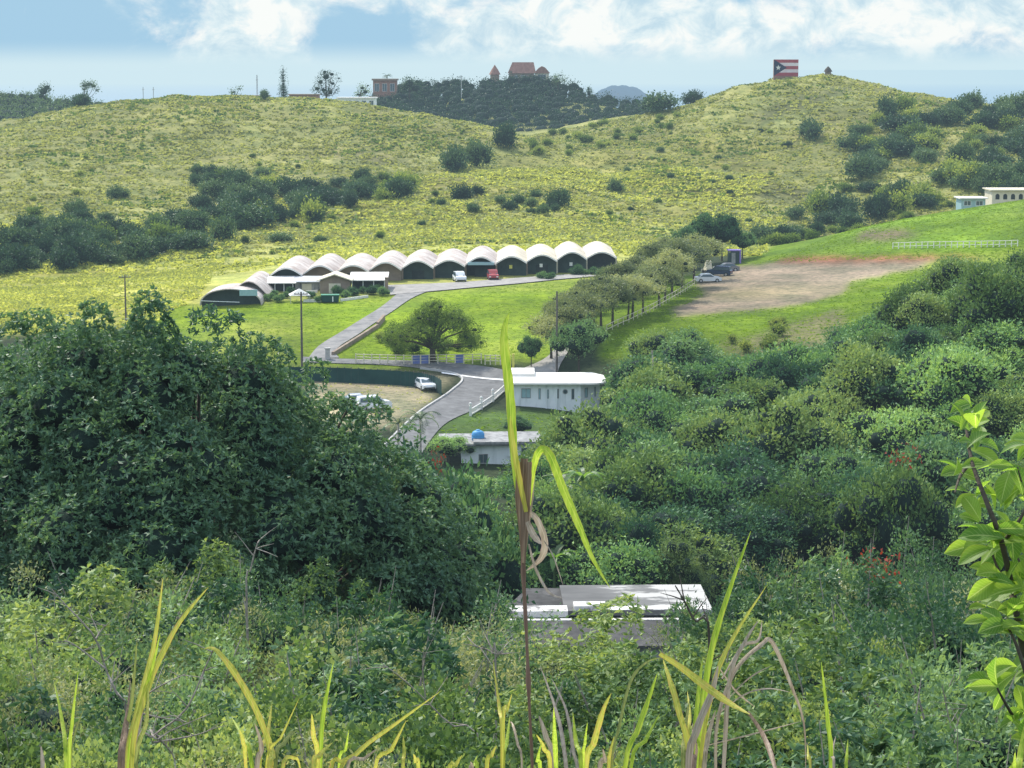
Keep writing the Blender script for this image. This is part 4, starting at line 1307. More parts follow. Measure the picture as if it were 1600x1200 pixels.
MB().box(X(795), -.5, Z(119), X(800), 2, Z(111)).build('dormer', M['brown_wall'], t)
window(t, X(818), Z(124), 2.4, 1.6, 0, 3, M['white_wall']); window(t, X(846), Z(124), 3.4, 2.0, 1, 3, M['roof_white']); window(t, X(806), Z(123), 1.5, 1.3, 0, 2, M['white_wall'])
# masts
for px_, yb, yt, lab in ((402, 160, 117, 'tall thin lattice mast on the left crest'), (224, 158, 136, 'thin mast at the far left crest, left of its twin'), (240, 158, 136, 'thin mast at the far left crest, right of its twin'), (721, 140, 118, 'thin mast rising from the wooded knoll')):
    p = at(px_, yb, 860); h = at(px_, yt, 860).z - p.z
    t = thing('mast', lab, 'mast', p)
    mb = MB()
    if h > 9:
        for k in range(3):
            a_ = k * 2.09; mb.tube([(.35 * math.cos(a_), .35 * math.sin(a_), -3), (.1 * math.cos(a_), .1 * math.sin(a_), h)], .09, 4)
        for k in range(10): mb.tube([(-.3, 0, h * k / 10), (.3, .1, h * (k + .5) / 10)], .05, 4)
    else:
        mb.tube([(0, 0, -3), (0, 0, h)], .14, 5)
    mb.build('lattice', M['metal'], t)
    MB().tube([(-.5, 0, h * .82), (.5, 0, h * .82)], .08, 4).build('antenna', M['metal'], t)

# buildings at the right edge beyond the green field
far_building('roadside_building', 'cream building with a row of arched openings at the right edge beyond the field', 'building', 1550, 1640, 315, 296, 500, 8, M['cream_wall'], M['cream_wall'], 0, base=3)
ob = [o for o in COL.objects if o.name == 'roadside_building'][0]
for k in range(6):
    xx = 1.2 + k * 1.75
    pr_ = [(xx - .45, .5), (xx + .45, .5)] + [(xx + .45 * math.cos(a_), 1.3 + .45 * math.sin(a_)) for a_ in [math.pi * j / 6 for j in range(7)]]
    MB().prism_y(pr_, -.05, -.004).build('arched_opening', M['dark_inside'], ob)
far_building('pale_shed', 'pale grey blue shed left of the cream arched building beyond the field', 'shed', 1502, 1540, 326, 309, 490, 6, M['aqua'], M['roof_white'], 2, base=3)

# ================================================================== vegetation
NOPLANT = [  # road, driveway, forecourt, lane, house, lots (pixel outlines, valid on the ground 240..440 m)
    [(470, 552), (600, 560), (720, 566), (805, 582), (795, 615), (745, 645), (690, 672), (640, 740), (540, 745), (620, 668), (655, 640), (695, 612), (705, 595), (650, 580), (470, 570)],
    [(475, 562), (500, 535), (590, 480), (610, 460), (600, 444), (965, 420), (965, 434), (700, 456), (625, 492), (550, 545), (545, 562)],
    [(795, 590), (850, 560), (900, 505), (915, 505), (890, 560), (870, 590)],
]


def scatter(poly, n, d0=100, d1=1300, r=None, ymin=None, blocked=False):
    """n ground points seen inside a pixel polygon, evenly spread over the picture area"""
    r = r or rng
    xs = [p[0] for p in poly]; ys = [p[1] for p in poly]
    out = []
    tries = 0
    while len(out) < n and tries < n * 30:
        tries += 1
        x, y = r.uniform(min(xs), max(xs)), r.uniform(min(ys), max(ys))
        if not bool(inside(np.array([x]), np.array([y]), poly)[0]): continue
        h = hit(x, y, d0, d1)
        if h is None: continue
        if blocked and any(bool(inside(np.array([x]), np.array([y]), q)[0]) for q in NOPLANT): continue
        out.append(h)
    return out


# ---------------- tussock grass over the hills and fields: countless, one sheet each
def tussocks(name, X, Y, hgt, wid, m, nb=6, lean=.35, r=None, edge=.35):
    r = r or rng
    n = len(X)
    Z = gz(X, Y)
    P = np.stack([X, Y, Z - .1], 1)
    P = np.repeat(P, nb, 0)
    hh = np.repeat(hgt * r.uniform(.6, 1.35, n), nb) * r.uniform(.6, 1.1, n * nb)
    ww = np.repeat(wid * r.uniform(.7, 1.3, n), nb)
    an = r.uniform(0, 2 * math.pi, n * nb)
    off = np.stack([np.cos(an), np.sin(an), np.zeros_like(an)], 1) * (ww * r.uniform(0, .8, n * nb))[:, None]
    base = P + off
    ax = np.stack([np.cos(an) * lean * 1.6 * r.uniform(.3, 1.2, n * nb), np.sin(an) * lean * 1.6 * r.uniform(.3, 1.2, n * nb), np.ones_like(an)], 1)
    side = unit(np.stack([-np.sin(an), np.cos(an), np.zeros_like(an)], 1) + r.normal(size=(n * nb, 3)) * .25)
    tip = base + ax * hh[:, None]
    tip[:, 2] -= hh * .12
    s = side * (ww * .42)[:, None]
    mid = base + ax * (hh * .55)[:, None]
    V = np.stack([base - s * edge, base + s * edge, mid + s * 1.0, tip, mid - s * 1.0], 1).reshape(-1, 3)
    Fq = np.arange(n * nb * 5).reshape(-1, 5)
    me = mesh(name, V, Fq, m)
    return tag(link(name, me), kind='stuff')


def field_pts(n, x0, x1, y0, y1, r):
    Y = r.uniform(y0, y1, n); X = r.uniform(x0, x1, n)
    return X, Y


def vis(X, Y, extra=8.0):
    """keep points in the frame"""
    px, py = proj(X, Y, gz(X, Y))
    return (px > -60) & (px < 1660) & (py < 1260), px, py


G_HILL = leafmat('hill_tussock', (.13, .145, .055), (.27, .30, .12), (.42, .45, .2), trans=.35, patch=.06, gloss=.1, big=0)
G_YEL = leafmat('meadow_tussock', (.17, .20, .06), (.36, .40, .12), (.52, .54, .2), trans=.4, patch=.08, gloss=.1, big=0)
G_LAWN = leafmat('lawn_blade', (.08, .16, .008), (.15, .25, .010), (.24, .33, .02), trans=.4, patch=.15, gloss=.1, big=0)
gr = np.random.default_rng(3)
# far hills
X, Y = field_pts(150000, -230, 230, 445, 830, gr)
k, px, py = vis(X, Y); X, Y, px, py = X[k], Y[k], px[k], py[k]
dens = _hash_noise(X, Y, 13, 5) * .6 + _hash_noise(X, Y, 4.5, 6) * .6
dens = dens * (.75 + .35 * np.sin(gz(X, Y) * 3.4 + _hash_noise(X, Y, 30, 71) * 9))
k = gr.random(len(X)) < np.clip(dens, .1, .95)
tussocks('hillside_grass', X[k], Y[k], .62, 1.05, G_HILL, 5, .6, gr)
# brighter belt at the foot of the hills
X, Y = field_pts(60000, -200, 200, 396, 620, gr)
k, px, py = vis(X, Y); X, Y, px, py = X[k], Y[k], px[k], py[k]
k = inside(px, py, REG[1][0]) | inside(px, py, REG[2][0])
k &= gr.random(len(X)) < np.clip(_hash_noise(X, Y, 17, 8) * 1.6 - .25, .05, 1)
tussocks('tall_yellow_grass', X[k], Y[k], .72, .95, G_YEL, 6, .6, gr)
# dark low scrub in loose drifts over the hills
X, Y = field_pts(60000, -220, 220, 445, 830, gr)
k, px, py = vis(X, Y); X, Y, px, py = X[k], Y[k], px[k], py[k]
k = gr.random(len(X)) < np.clip((_hash_noise(X, Y * .7, 22, 51) * .55 + _hash_noise(X, Y, 6, 52) * .5 - .60) * 3.5, .015, .9)
tussocks('low_scrub', X[k], Y[k], .75, .85, M['hill_green'], 6, .5, gr)
# yellow meadow on the left
X, Y = field_pts(40000, -110, 40, 318, 430, gr)
k, px, py = vis(X, Y); X, Y, px, py = X[k], Y[k], px[k], py[k]
k = (inside(px, py, [(-100, 400), (330, 405), (420, 408), (420, 420), (330, 432), (305, 470), (255, 490), (235, 530), (-100, 540)]) | inside(px, py, [(420, 400), (1000, 370), (1000, 395), (960, 380), (420, 410)]) )
k &= gr.random(len(X)) < np.clip(_hash_noise(X, Y, 9, 9) * 1.5 - .2, .1, 1)
tussocks('meadow_grass', X[k], Y[k], .45, .6, G_YEL, 5, .5, gr)


def lawn_tufts(name, poly, n, d0, d1, h=.16, m=None, w=.3):
    X, Y = field_pts(n, -160, 130, d0, d1, gr)
    k, px, py = vis(X, Y); X, Y, px, py = X[k], Y[k], px[k], py[k]
    k = inside(px, py, poly)
    for q in NOPLANT + [DIRTP]: k &= ~inside(px, py, q)
    tussocks(name, X[k], Y[k], h, w, m or G_LAWN, 4, .6, gr)


lawn_tufts('lawn_grass', REG[5][0], 70000, 290, 392)
lawn_tufts('field_grass', [(1000, 440), (1100, 440), (1200, 405), (1350, 352), (1600, 312), (1660, 312), (1660, 420), (1300, 560), (940, 560)], 90000, 290, 440, .2)
lawn_tufts('verge_grass', [(500, 600), (690, 590), (690, 625), (600, 670), (480, 690)], 9000, 240, 292, .22, G_YEL, .2)
lawn_tufts('house_lawn_grass', REG[10][0], 22000, 225, 276, .2)

# ---------------- prototypes of trees and shrubs
vr = np.random.default_rng(11)
HID = Vector((0, 0, 0))


def proto_tree(name, label, cat, Rr, Rz, zc, nb, n, leaf, lm, trunk_h, trunk_r, small=.42, flat=.8, core=.86, wide=.5, low=.12, bark=None, limbs=6, droop=0.0, up=.25, group=None):
    bl = blob_crown(vr, Rr, Rz, zc, nb, small, flat)
    root = thing(name, label, cat, (0, 0, 0), 0, group)
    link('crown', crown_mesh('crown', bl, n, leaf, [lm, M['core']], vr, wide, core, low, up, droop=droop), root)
    link('trunk', trunk_mesh('trunk', bl, trunk_h, trunk_r, vr, bark or M['bark'], limbs), root)
    return root


class Kind:
    """several prototypes of a kind; the first use of each moves it, later uses copy it"""

    def __init__(self, protos): self.p = protos; self.used = [False] * len(protos)

    def put(self, loc, rz, sc, label, group=None, i=None, r=vr):
        i = int(r.integers(len(self.p))) if i is None else i % len(self.p)
        o = self.p[i]
        if not self.used[i]:
            self.used[i] = True
            o.location = loc; o.rotation_euler = (0, 0, rz); o.scale = (sc,) * 3 if not isinstance(sc, tuple) else sc
            o['label'] = label
            if group: o['group'] = group
            return o
        o = dup(o, loc, rz, sc, label, group)
        if group is None and 'group' in o: del o['group']
        return o

    def clean(self):
        for o, u in zip(self.p, self.used):
            if not u:
                for c_ in list(o.children): bpy.data.objects.remove(c_)
                bpy.data.objects.remove(o)


# valley trees: about 7 m tall, 6 m across
def vt(lm, Rr=3.4, Rz=3.1, zc=4.2, nb=26, n=7500, leaf=.27, small=.26, **k):
    return proto_tree('tree', 'x', 'tree', Rr, Rz, zc, nb, n, leaf, lm, 4.2, .16, small=small, **k)


K_forest = Kind([vt(M['forest']), vt(M['forest'], 3.6, 2.6, 4.5), vt(M['forest'], 2.8, 3.6, 4.6), vt(M['forest'], 3.8, 3.0, 4.2, nb=32, small=.22)])
K_olive = Kind([vt(M['forest_olive']), vt(M['forest_olive'], 2.8, 3.5, 4.8), vt(M['forest_olive'], 3.6, 2.6, 4.6, nb=30, small=.24)])
K_dark = Kind([vt(M['forest_dark']), vt(M['forest_dark'], 2.8, 3.6, 4.6), vt(M['forest_dark'], 3.6, 2.8, 4.4, nb=30, small=.24)])


def shrub_proto(lm, Rr, Rz, nb, n, leaf, small=.45, name='shrub', core=.74):
    bl = blob_crown(vr, Rr, Rz, Rz * .75, nb, small, .85)
    return tag(link(name, crown_mesh(name, bl, n, leaf, [lm, M['core']], vr, .55, core, .35, .3)), 'x', 'shrub')


K_hs = Kind([shrub_proto(M['hill_dark'], 2.3, 1.6, 14, 1900, .42, small=.33) for _ in range(4)] + [shrub_proto(M['hill_dark'], 1.9, 2.3, 13, 1900, .42, small=.36)])
K_hg = Kind([shrub_proto(M['hill_green'], 2.0, 1.5, 10, 1200, .42, name='bush', small=.36) for _ in range(3)])
K_bush = Kind([shrub_proto(M['forest_dark'], 1.6, 1.3, 9, 2600, .2, name='garden_shrub') for _ in range(2)])

# ---------------- shrubs over the hills
HEDGE = [(-40, 380), (60, 345), (140, 335), (200, 350), (270, 350), (310, 335), (300, 270), (330, 262), (360, 280), (420, 270), (440, 300), (520, 300), (540, 320), (575, 330), (520, 345), (430, 355), (400, 350), (380, 375), (300, 395), (200, 412), (60, 430), (-40, 440)]
HEDGE2 = [(430, 290), (520, 285), (600, 282), (640, 290), (640, 312), (570, 325), (470, 330)]
RSLOPE = [(1240, 345), (1290, 300), (1330, 240), (1350, 195), (1400, 178), (1470, 170), (1540, 168), (1640, 170), (1640, 300), (1540, 310), (1440, 330), (1330, 358), (1230, 385), (1190, 395), (1190, 375)]
nreg = 0
for P_, lab, grp, n_, kd in ((HEDGE, 'dark rounded shrub in the thick belt at the foot of the left hill', 'shrubs in the belt under the left hill', 150, K_hs),
                             (HEDGE2, 'dark shrub in the ragged line crossing the middle slope', 'shrubs in the line on the middle slope', 22, K_hs),
                             (RSLOPE, 'dark shrub in the thicket covering the right hand slope', 'shrubs of the right slope thicket', 125, K_hs)):
    for q in scatter(P_, n_, 420, 900, vr):
        kk = K_hs if vr.random() < .8 else K_hg
        s_ = vr.uniform(.6, 1.35) * (1.3 if P_ is RSLOPE else 1.12)
        kk.put(q, vr.uniform(0, 6.3), (s_ * vr.uniform(.8, 1.35), s_ * vr.uniform(.75, 1.15), s_ * vr.uniform(.7, 1.2)), (lab if kk is K_hs else lab.replace('dark', 'lighter green')), grp)
for q in scatter([(-40, 240), (300, 230), (620, 260), (700, 300), (640, 380), (420, 400), (200, 330), (-40, 330)], 26, 440, 800, vr):
    K_hg.put(q, vr.uniform(0, 6.3), vr.uniform(.3, .6), 'small green shrub scattered in the grass of the left hill', 'scattered shrubs on the left hill')
for q in scatter([(830, 330), (900, 250), (1100, 190), (1240, 200), (1300, 280), (1180, 360), (1000, 370), (860, 370)], 22, 440, 800, vr):
    (K_hg if vr.random() < .5 else K_hs).put(q, vr.uniform(0, 6.3), vr.uniform(.25, .55), 'small shrub scattered in the grass of the right hill', 'scattered shrubs on the right hill')
for q in scatter([(820, 222), (930, 195), (1060, 170), (1085, 160), (1050, 200), (960, 235), (850, 250)], 26, 500, 800, vr):
    K_hg.put(q, vr.uniform(0, 6.3), vr.uniform(.5, .9), 'grey green scrub bush in the saddle between the two hills', 'scrub in the saddle')
for q in scatter([(1180, 395), (1240, 370), (1360, 345), (1500, 322), (1540, 315), (1400, 352), (1220, 395)], 24, 440, 560, vr):
    K_hg.put(q, vr.uniform(0, 6.3), vr.uniform(.5, .8), 'low scrub bush just beyond the crest of the green field', 'scrub beyond the green field')
for q in scatter([(640, 335), (700, 300), (860, 300), (900, 330), (760, 350), (640, 360)], 14, 430, 700, vr):
    K_hs.put(q, vr.uniform(0, 6.3), vr.uniform(.4, .7), 'small dark bush on the grassy spur above the stable', 'bushes on the spur')
for px_, pyb, hpx, wpx, lab in (
        (790, 230, 42, 30, 'tall narrow dark tree standing alone in the saddle'),
        (706, 268, 46, 46, 'left one of the two large dark round trees on the left hill flank'),
        (744, 263, 42, 40, 'right one of the two large dark round trees on the left hill flank'),
        (868, 322, 32, 40, 'dark round bush alone on the slope above the stable roof'),
        (725, 312, 26, 34, 'dark bush on the slope between the paired trees and the stable'),
        (622, 312, 34, 44, 'large dark shrub at the right end of the ragged slope line'),
        (400, 356, 44, 66, 'large dark domed shrub in the belt under the left hill'),
        (505, 325, 34, 50, 'broad dark shrub in the middle of the ragged slope line'),
        (1268, 216, 34, 38, 'dark bush alone under the flag board on the right hill'),
        (1028, 168, 34, 54, 'large dark tree at the left foot of the right hill skyline'),
        (1080, 150, 24, 30, 'small round tree on the left shoulder of the right hill skyline'),
        (1585, 172, 22, 34, 'dark tree on the skyline at the far right'),
        (1480, 195, 36, 46, 'tall dark tree at the top of the right slope thicket'),
        (1405, 205, 30, 60, 'broad dark tree at the upper left of the right slope thicket'),
        (127, 166, 24, 28, 'round dark tree on the left skyline beside the arching tree'),
        (413, 156, 16, 16, 'small dark bush on the left crest below the slim pine'),
        (183, 310, 24, 28, 'dark bush alone in the grass above the shrub belt'),
        (438, 378, 18, 36, 'flat dark bush at the lower edge of the slope above the stable'),
        (500, 380, 14, 22, 'small dark bush in the grass above the stable roof'),
        (960, 300, 26, 20, 'small upright dark bush in the middle of the right hill')):
    q = hit(px_, pyb, 430, 1000) or crest(px_)
    k_ = q.y / F
    K_hs.put(q - Vector((0, 0, .3)), vr.uniform(0, 6.3), (wpx * k_ / 4.6, wpx * k_ / 4.6, hpx * k_ / 3.6), lab)

# ---------------- the wooded knoll far behind: one dark mass with an uneven top
wr = np.random.default_rng(5)
bl = []
for px_, py_, d0_ in [(x, None, None) for x in range(585, 1050, 11)]:
    top = np.interp(px_, [585, 640, 690, 700, 730, 780, 830, 880, 920, 960, 1000, 1050], [140, 128, 130, 126, 128, 122, 120, 130, 146, 152, 160, 172]) + wr.uniform(-3, 4)
    bot = np.interp(px_, [585, 700, 800, 860, 960, 1050], [172, 192, 202, 200, 182, 178])
    y_ = top + 6
    while y_ < bot + 8:
        t_ = (y_ - top) / max(1, (bot - top))
        d_ = 948 - 75 * t_
        p = at(px_ + wr.uniform(-6, 6), y_ + wr.uniform(-2, 2), d_)
        r_ = wr.uniform(2.2, 3.4)
        bl.append((p.x, p.y, p.z, r_, r_, r_ * .9)); y_ += 9
me = crown_mesh('far_wood', bl, 42000, .62, [M['hill_dark'], M['core']], wr, .6, .78, .5, .3)
tag(link('far_wood', me), 'dark wood of dense trees covering the far knoll', 'wood', kind='stuff')
bl = []
for px_ in range(-30, 170, 10):
    top = np.interp(px_, [-30, 0, 60, 100, 140, 170], [142, 146, 148, 156, 158, 162])
    bot = np.interp(px_, [-30, 60, 170], [196, 180, 166])
    y_ = top + 6
    while y_ < bot + 8:
        p = at(px_ + wr.uniform(-5, 5), y_, 940 - 100 * (y_ - top) / max(8, bot - top)); r_ = wr.uniform(2, 3)
        bl.append((p.x, p.y, p.z, r_, r_, r_ * .9)); y_ += 9
me = crown_mesh('ridge_wood', bl, 12000, .6, [M['hill_dark'], M['core']], wr, .6, .78, .5, .3)
tag(link('ridge_wood', me), 'dark wood on the ridge at the far left', 'wood', kind='stuff')


# ---------------- special skyline trees
def blob_tree(name, label, px_, pyb, d, blobs_px, lm, leaf, n, trunk_r=.2, core=.7, low=.9, cat='tree', bark=None, wide=.5):
    """tree whose crown lobes are given as (dx, dy, r) in metres beside and above its foot"""
    p = at(px_, pyb, d)
    K = d / F
    bl = [((a_) * K, vr.uniform(-.5, .5) * r_ * K, (b_) * K, r_ * K, r_ * K, r_ * K * fl) for a_, b_, r_, fl in blobs_px]
    t = thing(name, label, cat, p)
    link('crown', crown_mesh('crown', bl, n, leaf, [lm, M['core']], vr, wide, core, low, .2), t)
    top = max(b[2] for b in bl)
    mb = MB(); mb.tube([(0, 0, -3), (0, 0, top * .3), (bl[0][0] * .4, 0, top * .6)], [trunk_r * 1.2, trunk_r, trunk_r * .6], 7)
    for b in bl: mb.tube([(0, 0, top * .3), (b[0] * .6, b[1], b[2] * .65), (b[0], b[1], b[2])], [trunk_r * .6, trunk_r * .4, trunk_r * .2], 5)
    link('trunk', mesh('trunk', mb.v, mb.f, bark or M['bark'], smooth=True), t)
    return t


blob_tree('tree', 'open branched tree with leafy tufts on the skyline left of the white building', 510, 165, 780,
          [(0, 44, 9, .8), (-9, 36, 7, .8), (9, 48, 6, .8), (-14, 26, 7, .7), (10, 34, 6, .7), (20, 42, 4, .6), (-4, 24, 7, .8), (6, 20, 7, .8), (16, 24, 4, .6), (-2, 52, 5, .8)], M['hill_dark'], .5, 1300, .3, .5)
blob_tree('tree', 'small tree with a puffed leaning top on the far left skyline', 68, 165, 900, [(0, 22, 9, .8), (6, 28, 6, .8), (-4, 15, 5, .9), (2, 10, 4, 1)], M['hill_dark'], .6, 700, .3)
blob_tree('arching_tree', 'arching flat topped tree on the far left skyline', 132, 168, 900, [(2, 34, 6, .5), (8, 36, 7, .45), (15, 33, 5, .5), (20, 27, 3, .6), (0, 28, 4, .6)], M['hill_dark'], .6, 700, .25)
blob_tree('tree', 'small wispy tree near the left end of the crest', 366, 158, 800, [(0, 14, 6, .6), (8, 19, 5, .4), (-4, 8, 5, .8), (4, 5, 5, .7)], M['hill_dark'], .5, 320, .2, .4)
blob_tree('tree', 'pale leaning tree beside the white hilltop building', 562, 158, 840, [(4, 20, 6, .7), (9, 14, 7, .8), (-2, 10, 5, .7), (13, 24, 4, .6)], M['hill_green'], .5, 500, .25, .5)
blob_tree('tree', 'spiky wind swept tree at the right of the turreted house', 872, 135, 930, [(-2, 12, 5, .7), (4, 17, 5, .5), (9, 10, 4, .5), (-6, 6, 5, .7), (14, 13, 3, .4)], M['hill_dark'], .5, 500, .2, .4)
blob_tree('tree', 'bushy tree rising from the wood beside the brown hilltop house', 640, 150, 900, [(0, 20, 10, .8), (-8, 14, 9, .8), (9, 12, 9, .8), (12, 22, 5, .7)], M['hill_dark'], .6, 1000, .3)
blob_tree('tree', 'small dark tree poking over the right end of the far wood', 920, 158, 920, [(0, 12, 3.5, 1.4), (0, 19, 2, 1.6)], M['hill_dark'], .5, 250, .2)
# slim Norfolk-like pine
p = at(443, 162, 800); t = thing('pine_tree', 'tall slim pine on the crest of the left hill', 'pine tree', p)
K = 800 / F
bl = [(0, 0, (4 + k * 4.4) * K, (6.2 - k * .42) * K, (6.2 - k * .42) * K, 2.3 * K) for k in range(12)]
link('crown', crown_mesh('crown', bl, 1500, .5, [M['hill_dark'], M['core']], vr, .35, .6, .9, 0), t)
mb = MB(); mb.tube([(0, 0, -3), (0, 0, 55 * K)], [.3, .08], 7); link('trunk', mesh('trunk', mb.v, mb.f, M['bark']), t)


def palm(name, label, loc, h, nf, fl, lm, r, tr=.16, cat='palm', droop=1.0, lw=.5, lean=0.0, seglen=9, dense=14):
    t = thing(name, label, cat, loc)
    mb = MB(); mb.tube([(0, 0, -.6), (lean * .3, 0, h * .4), (lean, 0, h)], [tr * 1.3, tr, tr * .8], 8)
    link('trunk', mesh('trunk', mb.v, mb.f, M['pale_bark'], smooth=True), t)
    for k in range(nf):
        an = 2 * math.pi * k / nf + r.uniform(-.25, .25); el = r.uniform(.1, 1.15)
        dr = Vector((math.cos(an), math.sin(an), 0)); pts = []; p_ = Vector((lean, 0, h)); e = el
        for s_ in range(seglen):
            pts.append(p_.copy()); p_ = p_ + (dr * math.cos(e) + Vector((0, 0, math.sin(e)))) * fl / seglen
            e -= droop * (1.6 / seglen) * (1 + s_ / seglen)
        f_ = MB(); f_.tube(pts, [.035 * (1 - i / seglen) + .008 for i in range(len(pts))], 4, cap=False)
        V, Fs = list(f_.v), list(f_.f)
        side = dr.cross(Vector((0, 0, 1))).normalized()
        for j in range(dense):
            q = .12 + .86 * j / dense; i = min(int(q * (seglen - 1)), seglen - 2); b = pts[i].lerp(pts[i + 1], q * (seglen - 1) - i)
            tdir = (pts[i + 1] - pts[i]).normalized()
            ll = lw * fl * .42 * math.sin(math.pi * min(.97, q * .85 + .12)) ** .6
            for sg in (-1, 1):
                d_ = (side * sg + tdir * .7 + Vector((0, 0, -.35 + r.uniform(-.15, .15)))).normalized()
                wv_ = tdir * fl * .028
                o = len(V); tip = b + d_ * ll
                V += [tuple(b - wv_ * .5), tuple(b + wv_ * .5), tuple(b.lerp(tip, .6) + wv_ * .6), tuple(tip)]
                Fs.append((o, o + 1, o + 2, o + 3))
        link('frond', mesh('frond', V, Fs, lm), t)
    return t


pr_ = np.random.default_rng(9)
palm('palm_tree', 'palm with a drooping crown behind the brown hilltop house roof', at(605, 140, 925), 5.5, 12, 3.2, M['hill_dark'], pr_, .25)

# ---------------- the big spreading tree by the road
p = hit(676, 566, 200); p = Vector((p.x, p.y, p.z)); K = p.y / F
t = thing('spreading_tree', 'broad umbrella shaped tree with dark trunk standing behind the rail fence', 'tree', p)
bl = []
sr = np.random.default_rng(21)
for i in range(60):
    an = sr.uniform(0, 6.28); q = math.sqrt(sr.uniform(0, 1))
    xx, yy = math.cos(an) * q * 75, math.sin(an) * q * 62
    top = 100 - 46 * q ** 2.0
    bl.append((xx * K, yy * K, (top - sr.uniform(2, 30 + 14 * q)) * K, sr.uniform(9, 15) * K, sr.uniform(9, 15) * K, sr.uniform(6, 9) * K))
for xx in (-70, -58, 66, 76, -40, 52): bl.append((xx * K, sr.uniform(-20, 20) * K, sr.uniform(26, 44) * K, 10 * K, 10 * K, 8 * K))
link('crown', crown_mesh('crown', bl, 30000, .22, [M['rain'], M['core']], sr, .42, .3, .9, .1), t)
mb = MB(); mb.tube([(0, 0, -.5), (0, 0, 12 * K), (0, 0, 24 * K)], [6.5 * K, 4.6 * K, 4.6 * K], 10)
for b in bl[::2]:
    b = Vector(b[:3]); s_ = Vector((0, 0, 22 * K)); m1 = Vector((b.x * .35, b.y * .35, 22 * K + (b.z - 22 * K) * .62)); m2 = Vector((b.x * .7, b.y * .7, 22 * K + (b.z - 22 * K) * .9))
    mb.tube([s_, m1, m2, b], [2.3 * K, 1.5 * K, .9 * K, .4 * K], 6)
link('trunk', mesh('trunk', mb.v, mb.f, M['bark'], smooth=True), t)

# ---------------- avenue of slim trees up the lane
av = []
K_av = Kind([proto_tree('avenue_tree', 'x', 'tree', 3.3, 3.1, 4.4, 30, 6500, .24, M['avenue'], 4.2, .16, small=.22, core=.4, bark=M['bark']) for _ in range(3)])
for i, (px_, py_, hpx) in enumerate([(862, 562, 86), (885, 548, 88), (905, 536, 92), (925, 522, 92), (945, 512, 84), (960, 507, 84), (974, 500, 86), (987, 496, 84), (1003, 487, 82), (1022, 478, 80), (1040, 470, 84), (1056, 458, 84), (1072, 450, 86), (1088, 438, 84),
                                     (866, 520, 56), (890, 505, 58), (912, 490, 60), (940, 480, 62), (968, 466, 62), (995, 456, 66), (1022, 444, 66), (1050, 432, 70)]):
    q = hit(px_, py_, 200); 
    if q is None: continue
    hm = hpx * q.y / F
    wv9 = vr.uniform(.95, 1.3) * hm / 7.6
    K_av.put(q + Vector((vr.uniform(-.8, .8), vr.uniform(-.8, .8), -.1)), vr.uniform(0, 6.3), (wv9, wv9 * vr.uniform(.85, 1.1), hm / 7.4 * vr.uniform(.82, 1.1)), 'slim greyish tree with dark trunk in the row along the lane', 'trees in the row along the lane')
for px_, py_, hpx, wpx, lab in ((1128, 408, 78, 62, 'large dark tree behind the portable cabin at the end of the row'), (1098, 412, 76, 60, 'dark tree at the upper end of the row behind the loader'), (1160, 404, 44, 44, 'low dark tree right of the portable cabin'), (1070, 420, 64, 60, 'grey green tree near the upper end of the row by the stable')):
    q = hit(px_, py_, 200); k_ = q.y / F
    K_dark.put(q, vr.uniform(0, 6.3), (wpx * k_ / 7, wpx * k_ / 7, hpx * k_ / 7.2), lab)
for px_, py_, hpx, wpx, lab, kd in ((905, 590, 96, 84, 'big rounded grey green tree beside the lane right of the dark pole', K_dark), (830, 574, 52, 42, 'small dark tree with slim trunk at the mouth of the lane', K_dark), (1100, 520, 30, 60, 'x', None)):
    if kd is None: continue
    q = hit(px_, py_, 200); k_ = q.y / F
    kd.put(q, vr.uniform(0, 6.3), (wpx * k_ / 7, wpx * k_ / 7, hpx * k_ / 7.2), lab)
# garden shrubs before the stable sheds, flowers by its right end
for i, (px_, py_) in enumerate([(430, 462), (445, 466), (455, 458), (486, 466), (498, 472), (540, 466), (552, 462), (566, 458), (580, 460), (592, 455), (600, 462), (470, 462), (528, 460), (420, 470), (435, 472)]):
    q = hit(px_, py_, 250); K_bush.put(q, vr.uniform(0, 6.3), vr.uniform(.35, .6), 'small garden shrub among the sheds in front of the stable', 'garden shrubs by the sheds')
for i, (px_, py_) in enumerate([(845, 436), (858, 437), (900, 430), (915, 430), (928, 430), (940, 432), (880, 424), (895, 420), (910, 420)]):
    q = hit(px_, py_, 250); K_bush.put(q, vr.uniform(0, 6.3), vr.uniform(.5, .8), 'low bush beside the right end of the stable forecourt', 'bushes by the forecourt')
for i, (px_, py_) in enumerate([(610, 540), (630, 548), (648, 552), (700, 545), (715, 548), (735, 540), (598, 534), (690, 552), (620, 552)]):
    q = hit(px_, py_, 250); K_hg.put(q, vr.uniform(0, 6.3), vr.uniform(.4, .6), 'bright green shrub on the lawn under the spreading tree', 'shrubs under the spreading tree')

# ---------------- the valley wood
FOREST = [(990, 600), (990, 565), (1010, 560), (1060, 585), (1120, 575), (1160, 600), (1250, 600), (1330, 575), (1375, 520), (1430, 490), (1520, 462), (1650, 458), (1650, 900), (1450, 880), (1250, 870), (1080, 900), (980, 940), (880, 900), (860, 800), (870, 740), (960, 715), (995, 650)]


def zone(px_, py_):
    if px_ < 1020 and py_ < 720: return 'just right of the white house'
    if px_ > 1330 and py_ < 600: return 'climbing the slope below the green field at the right edge'
    if py_ < 640: return 'along the lower edge of the field with the dirt lot'
    if py_ > 780: return 'in the shadowy bottom of the valley wood'
    return 'in the middle of the valley wood'


